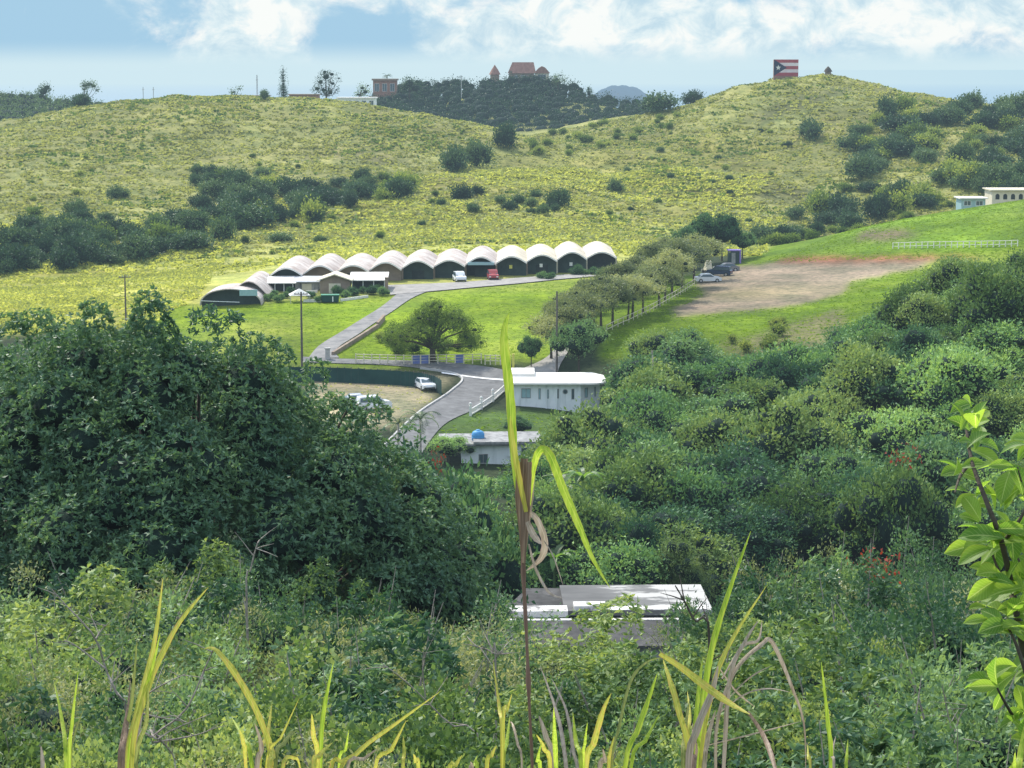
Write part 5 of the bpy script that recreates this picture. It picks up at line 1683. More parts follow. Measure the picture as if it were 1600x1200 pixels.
placed = []
cand = 0
fr = np.random.default_rng(14)
while len(placed) < 205 and cand < 9000:
    cand += 1
    d_ = 285 - 150 * fr.random() ** 1.0
    px_ = fr.uniform(850, 1660)
    x_ = (px_ - 800) / F * d_
    g_ = gzf(x_, d_)
    a_, b_ = proj(np.array([x_]), np.array([d_]), np.array([g_ + 3.5]))
    if not bool(inside(a_, b_, FOREST)[0]): continue
    if float(a_[0]) < 1010 and d_ < 285 and float(b_[0]) < 660: continue
    if any((x_ - q[0]) ** 2 + (d_ - q[1]) ** 2 < 4.3 ** 2 for q in placed): continue
    placed.append((x_, d_))
    px2, py2 = float(a_[0]), float(b_[0])
    u_ = fr.random()
    dark_bias = .25 if py2 < 760 else .5
    kd, adj = (K_dark, 'dark') if u_ < dark_bias else ((K_olive, 'olive') if u_ > .68 else (K_forest, 'mid green'))
    z_ = zone(px2, py2)
    s_ = fr.uniform(.85, 1.6)
    kd.put((x_, d_, g_ - .3), fr.uniform(0, 6.3), (s_, s_, s_ * fr.uniform(.75, 1.15)), f'{adj} crowned tree {z_}', f'{adj} trees {z_}')
print('valley trees', len(placed))

# undergrowth so no bare trunks show at the wood's edge
K_under = Kind([tag(shrub_proto(M['forest'], 2.2, 1.7, 14, 4200, .22, name='undergrowth_bush', small=.33)) for _ in range(2)] + [shrub_proto(M['forest_dark'], 2.2, 1.8, 14, 4200, .22, name='undergrowth_bush', small=.33) for _ in range(2)])
n_ = 0
for _ in range(3000):
    if n_ >= 120: break
    d_ = fr.uniform(118, 285); px_ = fr.uniform(840, 1660); x_ = (px_ - 800) / F * d_; g_ = gzf(x_, d_)
    a_, b_ = proj(np.array([x_]), np.array([d_]), np.array([g_ + 1.2]))
    if not bool(inside(a_, b_, FOREST)[0]): continue
    n_ += 1; s_ = fr.uniform(.8, 1.5)
    K_under.put((x_, d_, g_ - .2), fr.uniform(0, 6.3), s_, f'leafy undergrowth bush {zone(float(a_[0]), float(b_[0]))}', f'undergrowth {zone(float(a_[0]), float(b_[0]))}')

for px_, d_, top_, w_ in ((700, 224, 742, 1.0), (735, 226, 738, .9), (770, 224, 742, 1.0), (800, 226, 736, .9), (835, 226, 730, 1.0)):
    x_ = (px_ - 800) / F * d_; g_ = gzf(x_, d_); hm = at(px_, top_, d_).z - g_
    K_under.put((x_, d_, g_ - .2), fr.uniform(0, 6.3), (w_, w_, hm / 3.2), 'leafy bush growing against the foot of the tank house', 'bushes against the tank house')
# bushes on the open slope at the lower edge of the field
for q in scatter([(1120, 560), (1180, 500), (1320, 490), (1330, 560), (1220, 575)], 12, 250, 340, fr):
    K_hg.put(q, fr.uniform(0, 6.3), fr.uniform(.35, .6), 'thin olive scrub on the slope below the dirt lot', 'scrub below the dirt lot')

# ---------------- trees between the mango and the road, around the tank house
for px_, d_, top, wpx, kd, lab in (
        (640, 205, 690, 90, K_dark, 'dark tree at the foot of the road behind the mango'), (690, 190, 738, 90, K_forest, 'green tree left below the tank house'),
        (745, 170, 765, 110, K_forest, 'green tree right below the tank house wall'), (700, 162, 800, 120, K_dark, 'dark tree between the mango and the ruined house'),
        (780, 164, 830, 120, K_forest, 'green tree above the left end of the ruined roof'), (830, 175, 770, 90, K_dark, 'dark tree behind the broken cane stalk'),
        (880, 185, 735, 90, K_forest, 'green tree under the banana leaves right of the tank house'), (856, 215, 722, 60, K_dark, 'dark leaning tree at the right end of the tank house'),
        (905, 235, 662, 70, K_dark, 'dark tree below the white house lawn'), (870, 165, 850, 100, K_forest, 'green tree above the middle of the ruined roof'),
        (950, 166, 860, 110, K_dark, 'dark tree above the right half of the ruined roof'), (740, 130, 880, 110, K_dark, 'dark tree at the lower left of the ruined roof'),
        (812, 252, 648, 50, K_dark, 'dark bushy tree on the lawn below the white house'), (700, 235, 672, 60, K_forest, 'low tree at the road edge above the tank house'),
        (940, 200, 700, 100, K_forest, 'green tree below the lawn of the white house'), (990, 165, 790, 120, K_dark, 'dark tree beyond the ruined roof towards the bamboo'),
        (640, 120, 860, 150, K_dark, 'dark tree under the right flank of the mango'), (600, 160, 720, 120, K_dark, 'dark tree behind the right flank of the mango')):
    x_ = (px_ - 800) / F * d_; g_ = gzf(x_, d_); hm = at(px_, top, d_).z - g_
    wm = wpx * d_ / F
    kd.put((x_, d_, g_ - .3), fr.uniform(0, 6.3), (wm / 6.6, wm / 6.6, max(.35, hm / 7.4)), lab)
# palms and bananas
for px_, d_, top, nf, fl, lab in ((655, 228, 655, 12, 3.0, 'small palm at the road edge behind the mango'), (620, 225, 662, 10, 2.6, 'small leaning palm at the mango tree edge'),):
    x_ = (px_ - 800) / F * d_; g_ = gzf(x_, d_); h_ = max(1.2, at(px_, top, d_).z - g_)
    palm('palm_tree', lab, (x_, d_, g_), h_, nf, fl, M['palm'], fr, .13)


def banana(label, loc, h, n, r, fl=2.4, fw=.55):
    t = thing('banana_plant', label, 'banana plant', loc, 0, None)
    MB().tube([(0, 0, -.4), (0, 0, h * .5), (0, 0, h)], [.16, .13, .09], 8).build('stem', M['bamboo'], t)
    for k in range(n):
        an = 2 * math.pi * k / n + r.uniform(-.3, .3); el = r.uniform(.6, 1.3); dr = Vector((math.cos(an), math.sin(an), 0)); side = dr.cross(Vector((0, 0, 1)))
        p_ = Vector((0, 0, h)); V = []; Fs = []; ns = 8; e = el
        for s_ in range(ns + 1):
            q = s_ / ns; wd_ = fw * math.sin(math.pi * min(1, .06 + q * .94)) ** .6 * (1 if s_ < ns else .05)
            nrm = Vector((0, 0, 1)) * wd_ * .22
            V += [tuple(p_ + side * wd_ * .5 + nrm), tuple(p_), tuple(p_ - side * wd_ * .5 + nrm)]
            if s_ < ns: b_ = s_ * 3; Fs += [(b_, b_ + 1, b_ + 4, b_ + 3), (b_ + 1, b_ + 2, b_ + 5, b_ + 4)]
            p_ = p_ + (dr * math.cos(e) + Vector((0, 0, math.sin(e)))) * fl / ns; e -= .24
        link('leaf', mesh('leaf', V, Fs, M['banana']), t)
    return t


for px_, d_, top, lab in ((862, 222, 712, 'banana plant at the right end of the tank house'), (880, 180, 752, 'banana plant with pale leaves right of the broken cane'), (868, 162, 865, 'banana plant behind the ruined roof'), (905, 163, 870, 'second banana plant behind the ruined roof, nearer the bamboo'), (912, 176, 740, 'banana plant among the trees right of the tank house'), (838, 205, 748, 'banana plant against the tank house wall')):
    x_ = (px_ - 800) / F * d_; g_ = gzf(x_, d_); h_ = max(1.0, at(px_, top, d_).z - g_ - .6)
    banana(lab, (x_, d_, g_), h_, 8, fr)

# ---------------- bamboo like soft green clump right of the ruined roof
d_ = 161; px_ = 1068; x_ = (px_ - 800) / F * d_; g_ = gzf(x_, d_); K = d_ / F; topz = at(px_, 835, d_).z - g_
t = thing('bamboo_clump', 'soft pale green drooping clump standing behind the ruined roof', 'bamboo', (x_, d_, g_))
bl = []
for k in range(34):
    an = fr.uniform(0, 6.28); q = fr.uniform(0, 1) ** .6
    bl.append((math.cos(an) * q * 2.3, math.sin(an) * q * 1.6, topz - .5 - 1.9 * q * q - fr.uniform(0, 2.2), .6, .6, .7))
link('crown', crown_mesh('crown', bl, 12000, .2, [M['bamboo'], M['core']], fr, .28, .6, .9, -.2, droop=.25), t)
mb = MB()
for k in range(14):
    b = bl[k]; mb.tube([(fr.normal() * .2, fr.normal() * .2, -.3), (b[0] * .35, b[1] * .35, topz * .6), (b[0], b[1], b[2])], [.06, .05, .02], 5)
link('culms', mesh('culms', mb.v, mb.f, M['bamboo']), t)

# ---------------- the big dark mango tree on the left
mr_ = np.random.default_rng(31)
D0 = 78.0; K = D0 / F
outline = [(-160, 560), (-60, 540), (0, 530), (60, 520), (110, 505), (150, 502), (200, 515), (235, 492), (300, 515), (360, 520), (400, 545), (440, 575), (490, 590), (530, 612), (570, 650), (600, 670), (640, 700), (680, 740), (705, 780), (720, 830)]
ox = [p[0] for p in outline]; oy = [p[1] for p in outline]
cxp = 250; xg = (cxp - 800) * K
bl = []
for k in range(240):
    px_ = mr_.uniform(-160, 730); t0 = float(np.interp(px_, ox, oy))
    t0 += 9 * math.sin(px_ * .045) + 6 * math.sin(px_ * .11 + 1)
    u_ = mr_.random() ** 1.25
    py_ = t0 + 16 + u_ * (905 - t0)
    v_ = (py_ - t0) / 400
    dd = D0 + 3.5 - 8.5 * min(1, v_ * 1.15) ** .6 + mr_.uniform(-.8, .8) - 1.5 * math.exp(-((px_ - cxp) / 260) ** 2)
    edge = max(0, (px_ - 560) / 170); dd += edge * 3
    r_ = mr_.uniform(.6, 1.35) * (1 - .35 * (v_ < .08))
    p = at(px_, py_ + r_ / K * .55, dd); bl.append((p.x, p.y, p.z, r_, r_, r_ * .85))
# far half of the crown, kept under the visible outline
for k in range(70):
    px_ = mr_.uniform(-150, 640); t0 = float(np.interp(px_, ox, oy)); dd = D0 + mr_.uniform(4, 11); r_ = mr_.uniform(1.2, 1.9)
    p = at(px_, t0 + 40 + mr_.uniform(0, 260), dd); bl.append((p.x, p.y, p.z, r_, r_, r_ * .85))
for a_, b_, r_ in ((150, 500, .55), (150, 525, .7), (233, 480, .5), (236, 505, .7), (228, 535, .8), (320, 508, .55), (355, 512, .5), (395, 545, .5), (432, 560, .55), (60, 512, .6), (20, 520, .6), (495, 585, .45), (585, 650, .5), (640, 690, .5)):
    p = at(a_, b_, D0 - 1); bl.append((p.x, p.y, p.z, r_, r_, r_ * 1.1))
gm_ = gzf(xg, D0 + 2); bl = [(b[0] - xg, b[1] - D0 - 2, b[2] - gm_, b[3], b[4], b[5]) for b in bl]
t = thing('mango_tree', 'huge dark leafy mango tree filling the left of the view', 'mango tree', (xg, D0 + 2, gm_))
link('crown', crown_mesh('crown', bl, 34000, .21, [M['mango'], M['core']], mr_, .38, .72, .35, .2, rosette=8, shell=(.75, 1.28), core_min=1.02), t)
mb = MB(); mb.tube([(0, 0, -1), (0, 0, 1), (.4, 0, 3.2)], [.85, .62, .5], 12)
for k in range(0, 310, 9):
    b = Vector(bl[k][:3]); s_ = Vector((.3, 0, 2.8)); mb.tube([s_, s_.lerp(b, .5) + Vector((0, 0, -.4)), b], [.26, .15, .04], 6)
link('trunk', mesh('trunk', mb.v, mb.f, M['bark'], smooth=True), t)
# leafy leaders that stick out of the top
bl2 = []
# ---------------- scrub in front, kinds of bushes about 4 m tall
def bush_proto(name, lm, n, leaf, wide, seed, small=.28, nb=26, Rr=1.9, Rz=2.0, droop=0.0, up=.3, rosette=0, twigs=16):
    r = np.random.default_rng(seed)
    bl = blob_crown(r, Rr, Rz, 2.1, nb, small, .9)
    for _ in range(7):
        an = r.uniform(0, 6.28); q = r.uniform(.3, 1.15); s_ = r.uniform(.16, .34)
        bl.append((math.cos(an) * Rr * q, math.sin(an) * Rr * q, 2.1 + Rz * (1.25 - .75 * q) * r.uniform(.75, 1.15), s_, s_, s_ * 1.4))
    root = thing(name, 'x', 'bush', (0, 0, 0))
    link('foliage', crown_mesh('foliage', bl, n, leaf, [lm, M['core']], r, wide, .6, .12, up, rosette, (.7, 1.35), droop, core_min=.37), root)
    mb = MB()
    for k in range(twigs):
        b = Vector(bl[int(r.integers(len(bl)))][:3]); e = b * 1.0; e.z = b.z + r.uniform(.2, .95); e.x *= 1.25; e.y *= 1.25
        mb.tube([(r.normal() * .1, r.normal() * .1, -.5), (b.x * .4, b.y * .4, b.z * .55), tuple(b), tuple(e)], [.04, .028, .014, .004], 5, cap=False)
    link('stem', mesh('stem', mb.v, mb.f, M['dead_wood']), root)
    return root


K_sa = Kind([bush_proto('bush', M['scrub_olive'], 17000, .075, .42, 41), bush_proto('bush', M['scrub_olive'], 16000, .10, .3, 42, small=.24, nb=32, droop=.15)])
K_sb = Kind([bush_proto('bush', M['scrub_green'], 15000, .09, .5, 43), bush_proto('bush', M['scrub_green'], 2600, .11, .38, 44, rosette=7)])
K_sc = Kind([bush_proto('bush', M['scrub_teal'], 15000, .09, .45, 45), bush_proto('bush', M['scrub_teal'], 2600, .13, .33, 46, rosette=7, small=.24, nb=32)])
K_vine = Kind([bush_proto('vine_bush', M['scrub_green'], 14000, .075, .75, 47, up=.8), bush_proto('vine_bush', M['scrub_green'], 15000, .068, .7, 48, up=.8, small=.24, nb=32)])


def put_bush(px_, top, d_, kd, lab, grp=None, w=1.0, i=None):
    x_ = (px_ - 800) / F * d_; g_ = gzf(x_, d_)
    hm = at(px_, top, d_).z - g_
    sz_ = max(.45, hm / 4.1)
    sx_ = w * min(1.45, max(.7, sz_))
    kd.put((x_, d_, g_ - .1), fr.uniform(0, 6.3), (sx_, sx_, sz_), lab, grp, i)


rows = [  # distance, spacing px, top edge by px
    (84, 62, [(-40, 940), (400, 925), (640, 935), (740, 930), (775, 995), (830, 1016), (1080, 1016), (1120, 960), (1165, 880), (1200, 868), (1300, 862), (1450, 862), (1640, 868)]),
    (64, 78, [(-40, 915), (60, 925), (130, 893), (200, 890), (260, 900), (330, 880), (400, 905), (470, 935), (560, 945), (640, 965), (740, 975), (790, 1010), (880, 1002), (940, 1018), (1000, 1020), (1110, 990), (1160, 925), (1200, 890), (1260, 880), (1400, 885), (1500, 905), (1640, 900)]),
    (50, 88, [(-40, 985), (80, 985), (250, 960), (400, 965), (560, 975), (700, 990), (800, 1010), (900, 990), (1000, 1010), (1090, 1000), (1150, 985), (1300, 950), (1450, 960), (1640, 950)]),
    (38, 105, [(-40, 1040), (200, 1050), (400, 1030), (600, 1040), (800, 1060), (1000, 1060), (1200, 1040), (1400, 1020), (1640, 1010)]),
    (28, 125, [(-40, 1095), (200, 1125), (330, 1110), (480, 1085), (650, 1110), (800, 1120), (1000, 1115), (1200, 1110), (1400, 1090), (1640, 1070)]),
    (21, 150, [(-40, 1150), (150, 1180), (350, 1150), (480, 1140), (640, 1165), (800, 1180), (1000, 1175), (1200, 1190), (1400, 1160), (1640, 1140)]),
]
rowname = ['behind the scrub at the valley edge', 'in the upper row of the foreground scrub', 'in the middle of the foreground scrub', 'in the lower foreground scrub', 'near the bottom edge of the scrub', 'closest behind the tall grass']
for ri, (d_, sp_, tp) in enumerate(rows):
    tx = [q[0] for q in tp]; ty = [q[1] for q in tp]
    px_ = -60 + fr.uniform(0, 30)
    while px_ < 1670:
        top = float(np.interp(px_, tx, ty)) + (fr.uniform(-50, 48) if ri > 1 else fr.uniform(-26, 16)) * (.3 if 740 < px_ < 1160 and ri < 4 else 1)
        u_ = fr.random()
        if px_ > 1080 and ri >= 2: kd, adj = (K_sc, 'dark green bush') if u_ < .74 else ((K_sb, 'bright green fine leaved bush') if u_ < .9 else (K_vine, 'bright broad leaved vine covered bush'))
        elif ri >= 4: kd, adj = (K_vine, 'bright broad leaved vine covered bush') if u_ < .36 else ((K_sb, 'bright green fine leaved bush') if u_ < .56 else ((K_sc, 'dark green bush') if u_ < .82 else (K_sa, 'olive fine leaved bush')))
        elif px_ > 1100: kd, adj = (K_sc, 'dark green bush') if u_ < .55 else ((K_sb, 'bright green fine leaved bush') if u_ < .78 else (K_sa, 'olive fine leaved bush'))
        else: kd, adj = (K_sa, 'olive fine leaved bush') if u_ < .42 else ((K_sb, 'bright green fine leaved bush') if u_ < .72 else (K_sc, 'dark green bush'))
        side = 'left' if px_ < 530 else ('middle' if px_ < 1070 else 'right')
        put_bush(px_, top, d_ + fr.uniform(-.05, .05) * d_, kd, f'{adj} {rowname[ri]}, {side} third', f'{adj}es {rowname[ri]}, {side} third', fr.uniform(.8, 1.25))
        px_ += sp_ * fr.uniform(.75, 1.35)

# ---------------- flowers on a few trees
def blossoms(px_, top, d_, kd, lab, fm, spots, n=260, leaf=.16, r0=.35, hh=4.1):
    x_ = (px_ - 800) / F * d_; g_ = gzf(x_, d_); hm = at(px_, top, d_).z - g_
    sz_ = hm / hh
    o = kd.put((x_, d_, g_ - .1), 0, (1.2, 1.2, sz_), lab, None)
    bl = []
    for a_, b_, r_ in spots:
        p = at(a_, b_, d_ - 1.8)
        bl.append(((p.x - x_) / 1.2, (p.y - d_) / 1.2, (p.z - g_ + .1) / sz_, r_, r_, r_ * .6))
    link('blossom', crown_mesh('blossom', bl, n, leaf, [fm], fr, .5, 0, 1, .3), o)
    return o


blossoms(1350, 868, 70, K_sc, 'dark bush with orange red flower sprays at the top of the right scrub', M['orange_leaf'], [(1328, 873, .12), (1352, 872, .12), (1362, 890, .22), (1380, 888, .22), (1375, 898, .2), (1350, 900, .12)], 110, .11)
blossoms(1300, 872, 66, K_sc, 'dark bush dotted with a few white flowers in the right scrub', M['white_flower'], [(1322, 887, .06), (1330, 889, .06), (1286, 915, .06), (1284, 895, .05), (1310, 912, .05)], 16, .1)
blossoms(1405, 700, 172, K_olive, 'brownish tree with orange flowers in the middle of the valley wood', M['orange_leaf'], [(1400, 722, .35), (1412, 714, .35), (1422, 707, .35)], 60, .22, hh=7.4)
blossoms(690, 700, 118, K_dark, 'dark bush with a red flower spray at the mango tree edge', M['orange_leaf'], [(685, 718, .22), (690, 724, .2), (690, 732, .15)], 36, .13, hh=7.4)


# ---------------- tall cane grass right in front of the viewer
def leaf_attr(me, vals):
    at_ = me.color_attributes.new('across', 'FLOAT_COLOR', 'POINT')
    at_.data.foreach_set('color', np.array([(a_ * .5 + .5, b_, 0, 1) for a_, b_ in vals], np.float32).ravel())


def vein_mix(N, L, colour, mid, edge, side_veins=0.0, midw=.1, edgew=.82, edge_amt=.7):
    ac = N.new('ShaderNodeVertexColor'); ac.layer_name = 'across'
    sp_ = N.new('ShaderNodeSeparateColor'); L.new(ac.outputs[0], sp_.inputs[0])

    def mth(op, a, b=None, c_=None):
        m_ = N.new('ShaderNodeMath'); m_.operation = op
        for i, q in enumerate((a, b, c_)):
            if q is None: continue
            if isinstance(q, (int, float)): m_.inputs[i].default_value = q
            else: L.new(q, m_.inputs[i])
        return m_.outputs[0]
    ab = mth('ABSOLUTE', mth('MULTIPLY_ADD', sp_.outputs[0], 2.0, -1.0))

    def mixc(fac, c0, c1):
        x_ = N.new('ShaderNodeMix'); x_.data_type = 'RGBA'; L.new(fac, x_.inputs[0]); L.new(c0, x_.inputs[6]); x_.inputs[7].default_value = (*c1, 1); return x_.outputs[2]
    mr_m = N.new('ShaderNodeMapRange'); mr_m.inputs[1].default_value = midw * .3; mr_m.inputs[2].default_value = midw; mr_m.inputs[3].default_value = .75; mr_m.inputs[4].default_value = 0
    L.new(ab, mr_m.inputs[0]); out = mixc(mr_m.outputs[0], colour, mid)
    no_ = N.new('ShaderNodeTexNoise'); no_.inputs['Scale'].default_value = 9; tc_ = N.new('ShaderNodeTexCoord'); L.new(tc_.outputs['Object'], no_.inputs['Vector'])
    em_ = N.new('ShaderNodeMapRange'); em_.inputs[1].default_value = edgew; em_.inputs[2].default_value = 1.1; em_.inputs[4].default_value = edge_amt
    L.new(mth('MULTIPLY_ADD', no_.outputs[0], .5, mth('ADD', ab, -.25)), em_.inputs[0]); out = mixc(em_.outputs[0], out, edge)
    if side_veins:
        w_ = mth('SINE', mth('MULTIPLY_ADD', sp_.outputs[1], 62.0, mth('MULTIPLY', ab, -16.0)))
        vm_ = N.new('ShaderNodeMapRange'); vm_.inputs[1].default_value = .82; vm_.inputs[2].default_value = 1; vm_.inputs[4].default_value = side_veins
        L.new(w_, vm_.inputs[0]); out = mixc(vm_.outputs[0], out, mid)
    return out


def stripmat(name, cols, trans=.45, streak=.35, gloss=.3):
    m, nt, N, L = newmat(name)
    tc = N.new('ShaderNodeTexCoord')
    g = N.new('ShaderNodeNewGeometry')
    no = N.new('ShaderNodeTexNoise'); no.inputs['Scale'].default_value = 3.2; no.inputs['Detail'].default_value = 4
    mp = N.new('ShaderNodeMapping'); mp.inputs['Scale'].default_value = (40, 40, 2.2); L.new(tc.outputs['Object'], mp.inputs[0]); L.new(mp.outputs[0], no.inputs['Vector'])
    r = ramp(N, cols, [.28 + .5 * i / (len(cols) - 1) for i in range(len(cols))]); L.new(no.outputs[0], r.inputs[0])
    b = N.new('ShaderNodeBsdfPrincipled'); b.inputs['Roughness'].default_value = .5; b.inputs['Specular IOR Level'].default_value = gloss
    cc_ = vein_mix(N, L, r.outputs[0], tuple(min(.8, q * 1.5 + .05) for q in cols[1]), (cols[-1][0] * .8, cols[-1][1] * .6, cols[-1][2] * .7), edgew=.75)
    L.new(cc_, b.inputs['Base Color'])
    t = N.new('ShaderNodeBsdfTranslucent'); L.new(cc_, t.inputs[0])
    mx = N.new('ShaderNodeMixShader'); mx.inputs[0].default_value = trans
    L.new(b.outputs[0], mx.inputs[1]); L.new(t.outputs[0], mx.inputs[2]); finish(nt, mx.outputs[0], False)
    return m


BL = {'g': stripmat('lime_blade', [(.22, .38, .03), (.45, .6, .06), (.65, .7, .12)], .55),
      'y': stripmat('yellow_blade', [(.35, .38, .05), (.62, .6, .1), (.7, .45, .12)]),
      'o': stripmat('olive_blade', [(.14, .18, .05), (.3, .34, .09), (.4, .36, .14)]),
      'b': stripmat('brown_blade', [(.13, .09, .06), (.25, .17, .11), (.38, .29, .2)], .2),
      't': stripmat('dry_tan_blade', [(.3, .22, .15), (.5, .4, .28), (.6, .5, .4)], .3),
      'k': stripmat('dry_grey_blade', [(.26, .21, .15), (.42, .35, .27), (.54, .47, .38)], .3)}


def smooth(pts, n):
    P = [Vector(p) for p in pts]; out = []
    m_ = len(P) - 1
    for k in range(n):
        t_ = k / (n - 1) * m_; i = min(int(t_), m_ - 1); q = t_ - i
        p0, p1, p2, p3 = P[max(i - 1, 0)], P[i], P[i + 1], P[min(i + 2, m_)]
        out.append(.5 * ((2 * p1) + (p2 - p0) * q + (2 * p0 - 5 * p1 + 4 * p2 - p3) * q * q + (3 * p1 - p0 - 3 * p2 + p3) * q ** 3))
    return out


def blade(parent, o0, pts, w, key, d, r, tip=True, base_w=.6, foot=True, lean=.25, name='blade', n=None):
    """a folded leaf blade through pixel points, standing about d metres away"""
    n = n or max(10, 5 * len(pts))
    P = []
    m_ = len(pts)
    sw = r.uniform(-lean, lean)
    for i, (a_, b_) in enumerate(pts):
        P.append(at(a_, b_, d + sw * (i / max(1, m_ - 1)) ** 1.3))
    if foot:
        f = Vector((P[0].x * .99 + r.uniform(-.03, .03), d, gzf(P[0].x, d) - .05)); P = [f] + P
    P = smooth(P, n)
    V = []; Fs = []
    for i, p in enumerate(P):
        q = i / (n - 1)
        t_ = (P[min(i + 1, n - 1)] - P[max(i - 1, 0)]).normalized()
        view = Vector((p.x, p.y, p.z - H)).normalized()
        s_ = t_.cross(view).normalized()
        s_ = (s_ + view * .55 * math.sin(q * 3 + sw * 9)).normalized()
        wd = .82 * w * d / F * (base_w + (1 - base_w) * min(1, q * 2.5))
        if tip: wd *= max(.02, min(1, (1 - q) * 2.8)) ** .75
        wd *= 1 + .07 * math.sin(i * 2.1)
        nn = s_.cross(t_)
        V += [tuple(p - s_ * wd * .5 + nn * wd * .18 - Vector((0, 0, H * 0))), tuple(p), tuple(p + s_ * wd * .5 + nn * wd * .18)]
        if i < n - 1:
            b_ = i * 3; Fs += [(b_, b_ + 1, b_ + 4, b_ + 3), (b_ + 1, b_ + 2, b_ + 5, b_ + 4)]
    V = [tuple(Vector(v) - o0) for v in V]
    me = mesh(name, V, Fs, BL[key], smooth=True); leaf_attr(me, [(j - 1.0, i / (n - 1)) for i in range(n) for j in range(3)])
    return link(name, me, parent)


def cane(label, px_, d, blades, name='cane_grass'):
    x_ = (px_ - 800) / F * d; o0 = Vector((x_, d, gzf(x_, d)))
    t = thing(name, label, 'cane grass', o0)
    r = np.random.default_rng(int(px_))
    for bb in blades:
        pts, w, key = bb[:3]; foot = bb[3] if len(bb) > 3 else True
        blade(t, o0, pts, w, key, d + r.uniform(-.12, .12), r, foot=foot)
    return t, o0


cane('two narrow lime green cane blades at the far left of the bottom edge', 105, 5.8, [
    ([(104, 1210), (98, 1130), (84, 1063)], 9, 'g'), ([(108, 1210), (112, 1130), (122, 1050)], 8, 'g'), ([(112, 1210), (116, 1150), (132, 1105)], 5, 'o'), ([(68, 1240), (66, 1190), (64, 1165)], 9, 't')])
cane('tall cane clump with two long streaked blades left of the bare twigs', 200, 6.0, [
    ([(196, 1210), (214, 1110), (240, 1010), (255, 902)], 12, 'y'), ([(205, 1210), (225, 1090), (272, 985), (325, 918)], 13, 'y'), ([(190, 1210), (206, 1090), (214, 1000)], 8, 'o'),
    ([(200, 1210), (215, 1120), (238, 1040), (250, 990)], 9, 'g'), ([(192, 1210), (198, 1140), (204, 1060)], 9, 'b'), ([(212, 1210), (228, 1130), (232, 1075)], 9, 'o'), ([(185, 1220), (192, 1150), (200, 1100)], 8, 'b'), ([(210, 1210), (218, 1130), (226, 1090), (236, 1060)], 8, 'k')])
cane('cane clump with a pale bent over leaf in the lower left', 415, 5.9, [
    ([(425, 1210), (408, 1130), (372, 1060), (338, 1016), (318, 1014)], 13, 'y'), ([(395, 1210), (378, 1150), (362, 1121)], 9, 'g'), ([(405, 1210), (418, 1150), (425, 1100)], 10, 'y'), ([(415, 1210), (440, 1150), (468, 1090)], 5, 'y'),
    ([(385, 1210), (380, 1160), (374, 1140)], 8, 'y'), ([(430, 1210), (445, 1160), (465, 1140)], 9, 'o'), ([(400, 1220), (408, 1170), (398, 1130)], 11, 't'), ([(420, 1220), (426, 1180), (418, 1140)], 12, 'y'), ([(440, 1220), (462, 1185), (470, 1205)], 8, 'y')])
cane('cane clump with a long yellow blade slanting right under the mango', 510, 5.7, [
    ([(500, 1210), (503, 1130), (510, 1085), (521, 1035)], 10, 'g'), ([(497, 1210), (490, 1150), (487, 1115)], 10, 'y'), ([(528, 1230), (560, 1175), (620, 1130), (690, 1079)], 9, 'y'), ([(585, 1220), (612, 1170), (635, 1125)], 8, 'y'),
    ([(628, 1220), (631, 1180), (630, 1150)], 8, 'y'), ([(530, 1215), (540, 1170), (545, 1140)], 6, 'g'), ([(515, 1220), (535, 1190), (545, 1185)], 9, 'y'), ([(540, 1220), (570, 1185), (590, 1170)], 7, 't'), ([(490, 1220), (500, 1180), (520, 1160)], 10, 'y')])
cane('small cane tuft with a yellow and red tipped leaf left of the broken stalk', 785, 5.6, [
    ([(784, 1160), (781, 1110), (770, 1030)], 8, 'y'), ([(786, 1140), (792, 1110), (800, 1084)], 7, 'y'), ([(785, 1210), (792, 1160), (797, 1118)], 9, 'g'), ([(815, 1220), (808, 1160), (800, 1130), (794, 1132)], 5, 't'), ([(760, 1220), (768, 1180), (776, 1165)], 9, 'y')])
# the broken stalk in the middle
d = 5.6
x_ = (832 - 800) / F * d; o0 = Vector((x_, d, gzf(x_, d)))
t = thing('cane_stalk', 'tall broken brown cane stalk with frayed top and two green leaves in the centre', 'cane stalk', o0)
cr_ = np.random.default_rng(77)
P = [o0 + Vector((0, 0, -.1))] + [at(a_, b_, d) for a_, b_ in ((836, 1300), (832, 1200), (827, 1100), (823, 1000), (818, 900), (817, 830), (818, 775))]
P = [p - o0 for p in smooth(P, 26)]
mb = MB(); px1 = d / F
mb.tube(P, [px1 * (1.9 + 1.6 * i / 25 + .4 * math.sin(i * 1.7) + (1.5 if i % 6 == 0 else 0)) for i in range(26)], 8)
mb.build('stem', BL['b'], t, smooth=True)
for (a0_, a1_, w0, key) in ((808, 812, 9, 'b'), (816, 819, 11, 'b'), (824, 826, 10, 'b'), (830, 833, 7, 'k'), (812, 806, 6, 'b')):
    blade(t, o0, [(818, 880), (a0_ * .5 + 409, 820), (a0_, 775), (a1_, 716 + cr_.uniform(-3, 8))], w0 * 1.25, key, d + cr_.uniform(-.02, .02), cr_, tip=False, foot=False, lean=.02, name='sheath')
blade(t, o0, [(820, 830), (808, 760), (801, 700), (796, 620), (788, 545), (789, 510), (796, 488)], 19, 'g', d, cr_, foot=False, lean=.1)
blade(t, o0, [(822, 800), (812, 755), (802, 700), (797, 650)], 13, 'y', d - .03, cr_, foot=False, lean=.05)
blade(t, o0, [(826, 790), (834, 730), (845, 703), (860, 712), (880, 762), (905, 820), (928, 875), (953, 918)], 17, 'g', d, cr_, foot=False, lean=.15, n=44)
blade(t, o0, [(826, 800), (840, 812), (852, 845), (846, 872), (822, 892)], 15, 't', d, cr_, foot=False, lean=.04, name='dry_leaf')
